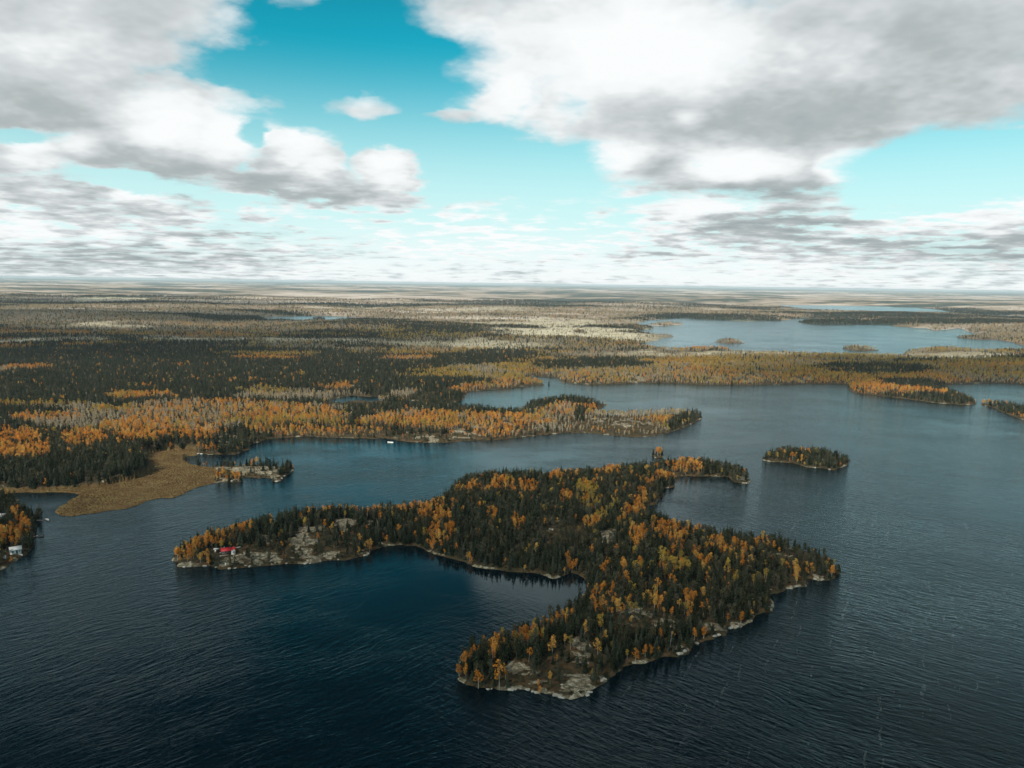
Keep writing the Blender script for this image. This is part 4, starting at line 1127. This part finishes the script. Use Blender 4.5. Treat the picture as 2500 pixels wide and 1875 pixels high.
def gable_wall(L, Wd, hgt, rise, cx=0., cy=0., along='x'):
    v = []
    for a in (-L / 2, L / 2):
        v += [(a, -Wd / 2, -1.0), (a, Wd / 2, -1.0), (a, Wd / 2, hgt), (a, 0, hgt + rise), (a, -Wd / 2, hgt)]
    V = np.array(v, float)
    Fq = [(0, 5, 9, 4), (1, 2, 7, 6), (4, 9, 8, 3), (3, 8, 7, 2), (0, 1, 2, 4), (2, 3, 3, 4), (5, 9, 7, 6), (9, 8, 8, 7)]
    tri = [(0, 5, 9), (0, 9, 4), (1, 2, 7), (1, 7, 6), (4, 9, 8), (4, 8, 3), (3, 8, 7), (3, 7, 2), (0, 4, 1), (1, 4, 2), (4, 3, 2), (5, 6, 9), (6, 7, 9), (9, 7, 8)]
    if along == 'y':
        V = np.stack([-V[:, 1], V[:, 0], V[:, 2]], -1)
    return V + np.array([cx, cy, 0]), np.array(tri)


def window(parent, c, w, h, rz, side):
    ca, sa = math.cos(rz), math.sin(rz)
    fr = []
    for dx, dz, sx, sz in ((0, h / 2, w + .12, .08), (0, -h / 2, w + .12, .08), (-w / 2, 0, .08, h), (w / 2, 0, .08, h), (0, 0, .05, h)):
        fr.append(box((c[0] + dx * ca, c[1] + dx * sa, c[2] + dz), (sx, .08, sz), rz))
    f = obj('window', join(fr), M_WHITE, parent)
    obj('pane', box(c, (w - .02, .03, h - .02), rz), M_GLASS, f)


# red roofed cabin
p = g_at(557, 1352)
cab = empty('cabin', (p[0], p[1], p[2] + .25), math.radians(20), 'small white cabin with a bright red roof in two wings on the west arm', 'cabin')
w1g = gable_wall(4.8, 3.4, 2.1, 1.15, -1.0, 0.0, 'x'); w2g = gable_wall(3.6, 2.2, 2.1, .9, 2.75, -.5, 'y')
obj('wall', w1g, M_WOOD_SHADE, cab, label='main wall coloured dark for its shade'); obj('wall', w2g, M_WALL, cab, label='white wall of the side wing')  # main wall gets a dark colour in place of shade under the roof
obj('roof', gable_roof(4.8, 3.4, 2.12, 1.15, .3, .1, -1.0, 0.0, 'x'), M_RED, cab)
obj('roof', gable_roof(3.6, 2.2, 2.16, .95, .25, .1, 2.75, -.5, 'y'), M_RED, cab)
d_ = obj('door', box((-.2, -1.735, .95), (.9, .06, 1.9)), M_WOOD_SHADE, cab); obj('handle', box((.15, -1.79, .95), (.05, .06, .14)), M_WHITE, d_)
window(cab, (-2.2, -1.74, 1.25), 1.0, .8, 0, 1); window(cab, (2.75, -2.34, 1.25), .9, .8, 0, 1)
dk = [box((-1.2, -2.7, .02), (3.6, 1.8, .1))] + [box((-2.9 + i * 1.1, -3.5, -.4), (.1, .1, .8)) for i in range(4)]
obj('deck', join(dk), M_DECK, cab)
obj('chimney', box((-1.9, .5, 3.3), (.35, .35, 1.0)), M_GREY, cab)

# shed
p = g_at(528, 1348)
sh = empty('shed', (p[0], p[1], p[2]), math.radians(12), 'small shed with a flat white roof left of the red cabin', 'shed')
obj('wall', box((0, 0, .7), (2.2, 1.5, 2.4)), M_WOOD_SHADE, sh); obj('roof', box((0, 0, 1.96), (2.7, 1.9, .12)), M_ROOFW, sh)
obj('door', box((-.3, -.775, .8), (.7, .05, 1.6)), M_WHITE, sh)


def hull(L, B, D, n=11, m=7):
    """open boat hull with a pointed bow and a flat stern; inner skin set a little inside"""
    V, Fc = [], []
    for skin, (ins, zt) in enumerate(((0.0, 0.0), (.07, .10))):
        o0 = len(V)
        for i in range(n):
            f = i / (n - 1)
            x = -L / 2 + ins + (L - 2 * ins) * f
            b = max(.02, (B / 2 - ins) * (1 - max(0, (f - .45) / .55) ** 2.2) * (.88 + .12 * min(1, f * 3)))
            sheer = D + D * .35 * f ** 2
            for j in range(m):
                a = math.pi * j / (m - 1)
                V.append((x, b * math.cos(a), max(zt + .03, sheer - (sheer - zt) * (math.sin(a) ** .6)) + (.25 * D * f ** 3 if 0 < j < m - 1 else 0)))
        for i in range(n - 1):
            for j in range(m - 1):
                Fc.append((o0 + i * m + j, o0 + i * m + j + 1, o0 + (i + 1) * m + j + 1, o0 + (i + 1) * m + j))
    k = n * m
    for i in range(n - 1):
        for j in (0, m - 1):
            Fc.append((i * m + j, (i + 1) * m + j, k + (i + 1) * m + j, k + i * m + j))
    for j in range(m - 1):
        Fc.append((j, j + 1, k + j + 1, k + j)); 
        Fc.append((k + j, k + j + 1, k + m - 1 - j - 1 if False else k + j + 1, k + j))
    Fc = [f for f in Fc if len(set(f)) == 4]
    Fc.append((0, 1, m - 2, m - 1)); Fc.append((1, 2, m - 3, m - 2))
    return np.array(V), np.array(Fc)


def boat(px, py, L, B, rz, label, z=None, motor=False, wheel=False, up_down=False, group=None):
    p = g_at(px, py) if z is None else gp(px, py, z)
    b = empty('boat', (p[0], p[1], p[2] + (.05 if z is None else 0)), rz, label, 'boat', group)
    h = obj('hull', hull(L, B, .28 * B + .15), M_HULL, b, True)
    for i in range(3):
        obj('seat', box((-L * .28 + i * L * .24, 0, .22 * B + .08), (.28, B * .82, .05)), M_DECK if not wheel else M_WHITE, b)
    if motor:
        mt_ = obj('outboard_motor', join([box((-L / 2 - .18, 0, .55), (.32, .28, .42)), box((-L / 2 - .2, 0, .1), (.1, .08, .6))]), M_BLUE, b)
    if wheel:
        obj('windscreen', box((.3, 0, .95), (.05, B * .75, .4)), M_GLASS, b)
        obj('foredeck', box((L * .22, 0, .62), (L * .26, B * .7, .05)), M_HULL, b)
    return b


boat(953, 1081, 5.6, 2.0, math.radians(172), 'white motorboat moored off the peninsula rocks in the channel', -.12, True, True)
boat(115, 1270, 4.6, 1.6, math.radians(-35), 'white open boat off the dark pine at the left edge shore', -.1, True)
boat(546, 1358, 3.9, 1.0, math.radians(22), 'long white canoe lying on the ground below the cabin deck')
boat(581, 1338, 3.0, 1.0, math.radians(38), 'small white dinghy lying on the rise right of the cabin')
boat(51, 1356, 3.4, 1.1, math.radians(-30), 'white skiff drawn up below the larger white house at left')
boat(542, 1350.5, 2.4, .8, math.radians(14), 'narrow pinkish grey rowing boat left of the cabin wall')

# left edge houses
def house(px, py, L, Wd, rz, label, roofm, wallm, hgt=2.3, rise=1.2, name='house'):
    p = g_at(px, py)
    h = empty(name, (p[0], p[1], p[2] + .15), rz, label, 'house' if name == 'house' else 'shed')
    obj('wall', gable_wall(L, Wd, hgt, rise), wallm, h)
    rf = obj('roof', gable_roof(L, Wd, hgt + .02, rise, .35, .1), roofm, h)
    d = obj('door', box((L * .1, -Wd / 2 - .035, .95), (.85, .06, 1.9)), M_WOOD_SHADE, h)
    window(h, (-L * .25, -Wd / 2 - .04, 1.3), .9, .8, 0, 1)
    if L > 4: window(h, (L * .34, -Wd / 2 - .04, 1.3), .8, .8, 0, 1)
    return h


house(38, 1350, 5.2, 4.2, math.radians(35), 'white house with a pale roof just above the lower left shore', M_ROOFW, M_WHITE)
house(0, 1268, 6.5, 4.6, math.radians(10), 'white house cut by the left edge, behind the orange birches', M_ROOFW, M_WHITE)
house(60, 1319, 2.2, 1.8, math.radians(15), 'tiny white hut under the trees above the pink dock', M_ROOFW, M_WHITE, 1.7, .6, 'hut')
p = g_at(11, 1363)
tk = empty('storage_tank', (p[0], p[1], p[2]), 0, 'round pale tank at the lower left shore near the white house', 'tank')
a_ = tube([(0, 0, -.3), (0, 0, 1.3), (0, 0, 1.5), (0, 0, 1.56)], [.8, .8, .6, .15], 16); obj('shell', a_, M_ROOFW, tk, True)
obj('lid', tube([(0, 0, 1.55), (0, 0, 1.68), (0, 0, 1.70)], [.25, .25, .02], 10), M_GREY, tk)


def dock(pts, wd, mt, label, leg_every=2.5):
    a, b = gp(*pts[0], .5), gp(*pts[1], .5)
    d = b - a; L = math.hypot(d[0], d[1]); rz = math.atan2(d[1], d[0])
    o = empty('dock', (a[0], a[1], .5), rz, label, 'dock')
    n = max(3, int(L / .28)); pl = [box((L * (i + .5) / n, 0, 0), (L / n * .86, wd, .07)) for i in range(n)]
    pl += [box((L / 2, s * wd * .38, -.1), (L, .1, .12)) for s in (-1, 1)]
    obj('boards', join(pl), mt, o)
    for i in range(int(L / leg_every) + 1):
        for s in (-1, 1):
            obj('post', tube([(i * leg_every + .15, s * wd * .42, -1.8), (i * leg_every + .15, s * wd * .42, .25)], [.08, .08], 6), M_WOOD_SHADE, o)
    return o


dock([(72, 1311), (93, 1307.5)], 1.3, M_PINKW, 'weathered pinkish dock reaching out from the left edge shore')
dock([(94, 1309.5), (107, 1307)], 1.6, M_WOOD_SHADE, 'dark floating dock at the outer end of the pinkish one')
dock([(28, 1358), (31, 1370)], 1.4, M_ORW, 'orange plank dock below the white house at lower left')
dock([(86, 1271), (104, 1270)], 1.1, M_PINKW, 'pale dock under the overhanging dark pine at the left edge')

# small white things on the cabin's shore
p = g_at(533, 1377)
br_ = empty('barrel', (p[0], p[1], p[2]), 0, 'small white barrel on dark ground near the shore below the cabin', 'barrel')
obj('body', tube([(0, 0, -.1), (0, 0, .1), (0, 0, .45), (0, 0, .85), (0, 0, .9)], [.27, .29, .34, .29, .27], 12), M_HULL, br_, True)
obj('lid', tube([(0, 0, .9), (0, 0, .93), (0, 0, .935)], [.26, .26, .01], 12), M_GREY, br_)
p = g_at(551, 1381)
ch_ = empty('deck_chair', (p[0], p[1], p[2]), .4, 'white upright deck chair on the shore rocks below the cabin', 'chair')
obj('seat', box((0, 0, .42), (.6, .6, .06)), M_HULL, ch_); obj('backrest', box((0, .3, .85), (.6, .06, .85)), M_HULL, ch_)
for sx in (-.26, .26):
    for sy in (-.26, .26):
        obj('leg', box((sx, sy, .15), (.06, .06, .55)), M_HULL, ch_)

# boulders
M_BOULD, t, out = mat('pale_granite')
tcn = t.new('ShaderNodeTexCoord'); gg = t.new('ShaderNodeNewGeometry')
c = t.ramp(t.noise(gg.outputs['Position'], 1.3, 6, .7), [(.3, (.11, .10, .075)), (.5, (.27, .25, .21)), (.7, (.45, .43, .39))])
b_ = t.new('ShaderNodeBsdfPrincipled'); t.l.new(c, b_.inputs['Base Color']); b_.inputs['Roughness'].default_value = .9; t.l.new(b_.outputs[0], out.inputs[0])


def rock_mesh(seed):
    import bmesh
    rg = np.random.default_rng(seed)
    bm = bmesh.new(); bmesh.ops.create_icosphere(bm, subdivisions=3, radius=1.0)
    ax = rg.normal(size=(9, 3)); ax /= np.linalg.norm(ax, axis=1)[:, None]; cut = rg.uniform(.55, .85, 9)
    for v in bm.verts:
        q_ = np.array(v.co)
        for a, c_ in zip(ax, cut):
            d = q_ @ a
            if d > c_: q_ = q_ - a * (d - c_) * .85
        v.co = q_ * np.array([1.15, .85, .6])
    me_ = bpy.data.meshes.new('boulder'); bm.to_mesh(me_); bm.free(); me_.materials.append(M_BOULD)
    return me_


RM = [rock_mesh(i) for i in range(5)]
BOULD = [(1191, 1683, .7), (1200, 1682, .5), (1246, 1684, 1.1), (1257, 1683, .9), (1270, 1681, .6), (1288, 1684, 1.0), (1300, 1688, .8), (1311, 1691, 1.0), (1355, 1697, 1.2), (1365, 1700, 1.1), (1374, 1704, .8), (1434, 1697, 1.0), (1440, 1690, .9), (1470, 1662, 1.0),
         (1476, 1658, .8), (1372, 1672, .6), (1125, 1618, .6), (1660, 1596, 1.3), (1672, 1590, 1.1), (1700, 1570, 1.0), (1745, 1553, 1.2), (1755, 1550, 1.0), (1785, 1533, 1.2), (1800, 1530, 1.0), (1930, 1437, .9), (1945, 1432, 1.0), (1990, 1414, .9), (2010, 1415, .8), (1885, 1478, .9),
         (500, 1382, 1.0), (528, 1385, .8), (560, 1388, 1.0), (575, 1387, .8), (610, 1383, 1.0), (600, 1381, .7), (700, 1376, .8), (745, 1376, 1.0), (758, 1375, .8), (826, 1366, .7), (892, 1356, 1.1), (900, 1352, .8), (450, 1384, .9), (466, 1383, .8), (1346, 1293, 1.6), (1337, 1296, 1.0),
         (485, 1108, 1.8), (492, 1108, 1.4), (1630, 1279, .8), (1636, 1281, 1.0), (568, 1174, 1.6), (583, 1172, 1.3), (676, 1175, 1.4), (688, 1168, 1.4), (714, 1148, 1.3), (1822, 1180, 1.2), (2025, 1146, 1.1), (1990, 1142, 1.2), (1600, 1117, .9)]
def bplace(px, py):
    return where_of(px, py)
seen = {}
for i, (px, py, s) in enumerate(BOULD):
    p = g_at(px, py)
    o = bpy.data.objects.new('boulder', RM[i % 5]); COL.objects.link(o)
    o.location = (p[0], p[1], p[2] + .05); o.rotation_euler = (0, 0, i * 1.3); o.scale = (s * 1.1, s, s * .8)
    nm, ph = where_of(px, py)
    sz = 'big pale' if s >= 1.2 else ('pale' if s > .85 else 'small pale')
    lab = '%s boulder at the shoreline %s' % (sz, ph) if nm != 'hollow' else '%s boulder %s' % (sz, ph)
    tag(o, lab, 'boulder', '%s boulders %s' % (sz, ph))

# ------------------------------------------------------------------ unseen clouds: one shading the foreground, others added to pattern the shade
M_SHADE_CLOUD, t, out = mat('shade_cloud_vapour')
gg = t.new('ShaderNodeNewGeometry')
n = t.noise(gg.outputs['Position'], .0022, 6, .6)
edge = t.attr('thick')
al = t.smooth(t.math('ADD', edge, t.math('MULTIPLY', t.math('SUBTRACT', n, .5), 1.0)), .05, .75, 0.0, .50)
dfc = t.new('ShaderNodeBsdfDiffuse'); dfc.inputs[0].default_value = (.9, .9, .9, 1)
trl = t.new('ShaderNodeBsdfTranslucent'); trl.inputs[0].default_value = (.9, .9, .9, 1)
mx = t.new('ShaderNodeMixShader'); mx.inputs[0].default_value = .5; t.l.new(dfc.outputs[0], mx.inputs[1]); t.l.new(trl.outputs[0], mx.inputs[2])
tp = t.new('ShaderNodeBsdfTransparent'); m2 = t.new('ShaderNodeMixShader'); t.l.new(al, m2.inputs[0]); t.l.new(tp.outputs[0], m2.inputs[1]); t.l.new(mx.outputs[0], m2.inputs[2])
t.l.new(m2.outputs[0], out.inputs[0])


def shade_cloud(cx, cy, alt, rx, ry, label, seed):
    n = 48
    gx, gy = np.meshgrid(np.linspace(-1, 1, n), np.linspace(-1, 1, n))
    r = np.hypot(gx, gy)
    th = np.clip(1 - r, 0, 1)
    lump = fbm(gx * 900 + seed * 7000, gy * 900, 300, seed, 4, .6)
    zt = (th ** .5) * (120 + 420 * lump); zb = -(th ** .5) * (30 + 60 * lump)
    V = []; A = []
    for zz in (zt, zb):
        V.append(np.stack([gx * rx, gy * ry, zz], -1).reshape(-1, 3)); A.append(th.ravel())
    V = np.concatenate(V); A = np.concatenate(A) * 1.5
    ii = np.arange(n * n).reshape(n, n)
    f1 = np.stack([ii[:-1, :-1], ii[:-1, 1:], ii[1:, 1:], ii[1:, :-1]], -1).reshape(-1, 4)
    f1 = f1[(r.ravel()[f1] < 1.0).any(1)]
    f2 = (f1 + n * n)[:, ::-1]
    me = mesh_np('shade_cloud', V, np.concatenate([f1, f2]), [M_SHADE_CLOUD], True)
    at = me.attributes.new('thick', 'FLOAT', 'POINT'); at.data.foreach_set('value', A.astype(np.float32))
    o = bpy.data.objects.new('shade_cloud', me); COL.objects.link(o); o.location = (cx, cy, alt)
    o['kind'] = 'structure'; o['label'] = label
    return o


ALT = 1500.0
offx, offy = sdir.x / sdir.z * ALT, sdir.y / sdir.z * ALT
for gx_, gy_, rx_, ry_, lab_, sd_ in ((100, -450, 2300, 1180, 'wide grey cloud out of view behind the viewer, shading the foreground', 3), (-1150, 1750, 1150, 560, 'unseen cloud added to shade the dark forest on the left', 5),
                                      (-1500, 2950, 1150, 430, 'unseen cloud added to shade the woods beyond the left forest', 21), (-2600, 4600, 1900, 700, 'unseen cloud added to shade the far left forest', 8), (3900, 4300, 2000, 650, 'unseen cloud added to shade the far right lake shore', 11), (900, 1330, 700, 210, 'small unseen cloud added to shade the shore across the water', 13)):
    shade_cloud(offx + gx_, offy + gy_, ALT, rx_, ry_, lab_, sd_)

# ------------------------------------------------------------------ haze
M_HAZE, t, out = mat('haze_air')
pv = t.new('ShaderNodeVolumePrincipled'); pv.inputs['Color'].default_value = (.80, .93, 1.0, 1); pv.inputs['Density'].default_value = 3.3e-5; pv.inputs['Anisotropy'].default_value = 0.0
t.l.new(pv.outputs[0], out.inputs['Volume'])
S = 62000.0
v, f = box((0, 0, (-6 + 156) / 2), (2 * S, 2 * S, 162))
hz = bpy.data.objects.new('haze', mesh_np('haze', v, f, [M_HAZE])); COL.objects.link(hz); tag(hz, kind='stuff')
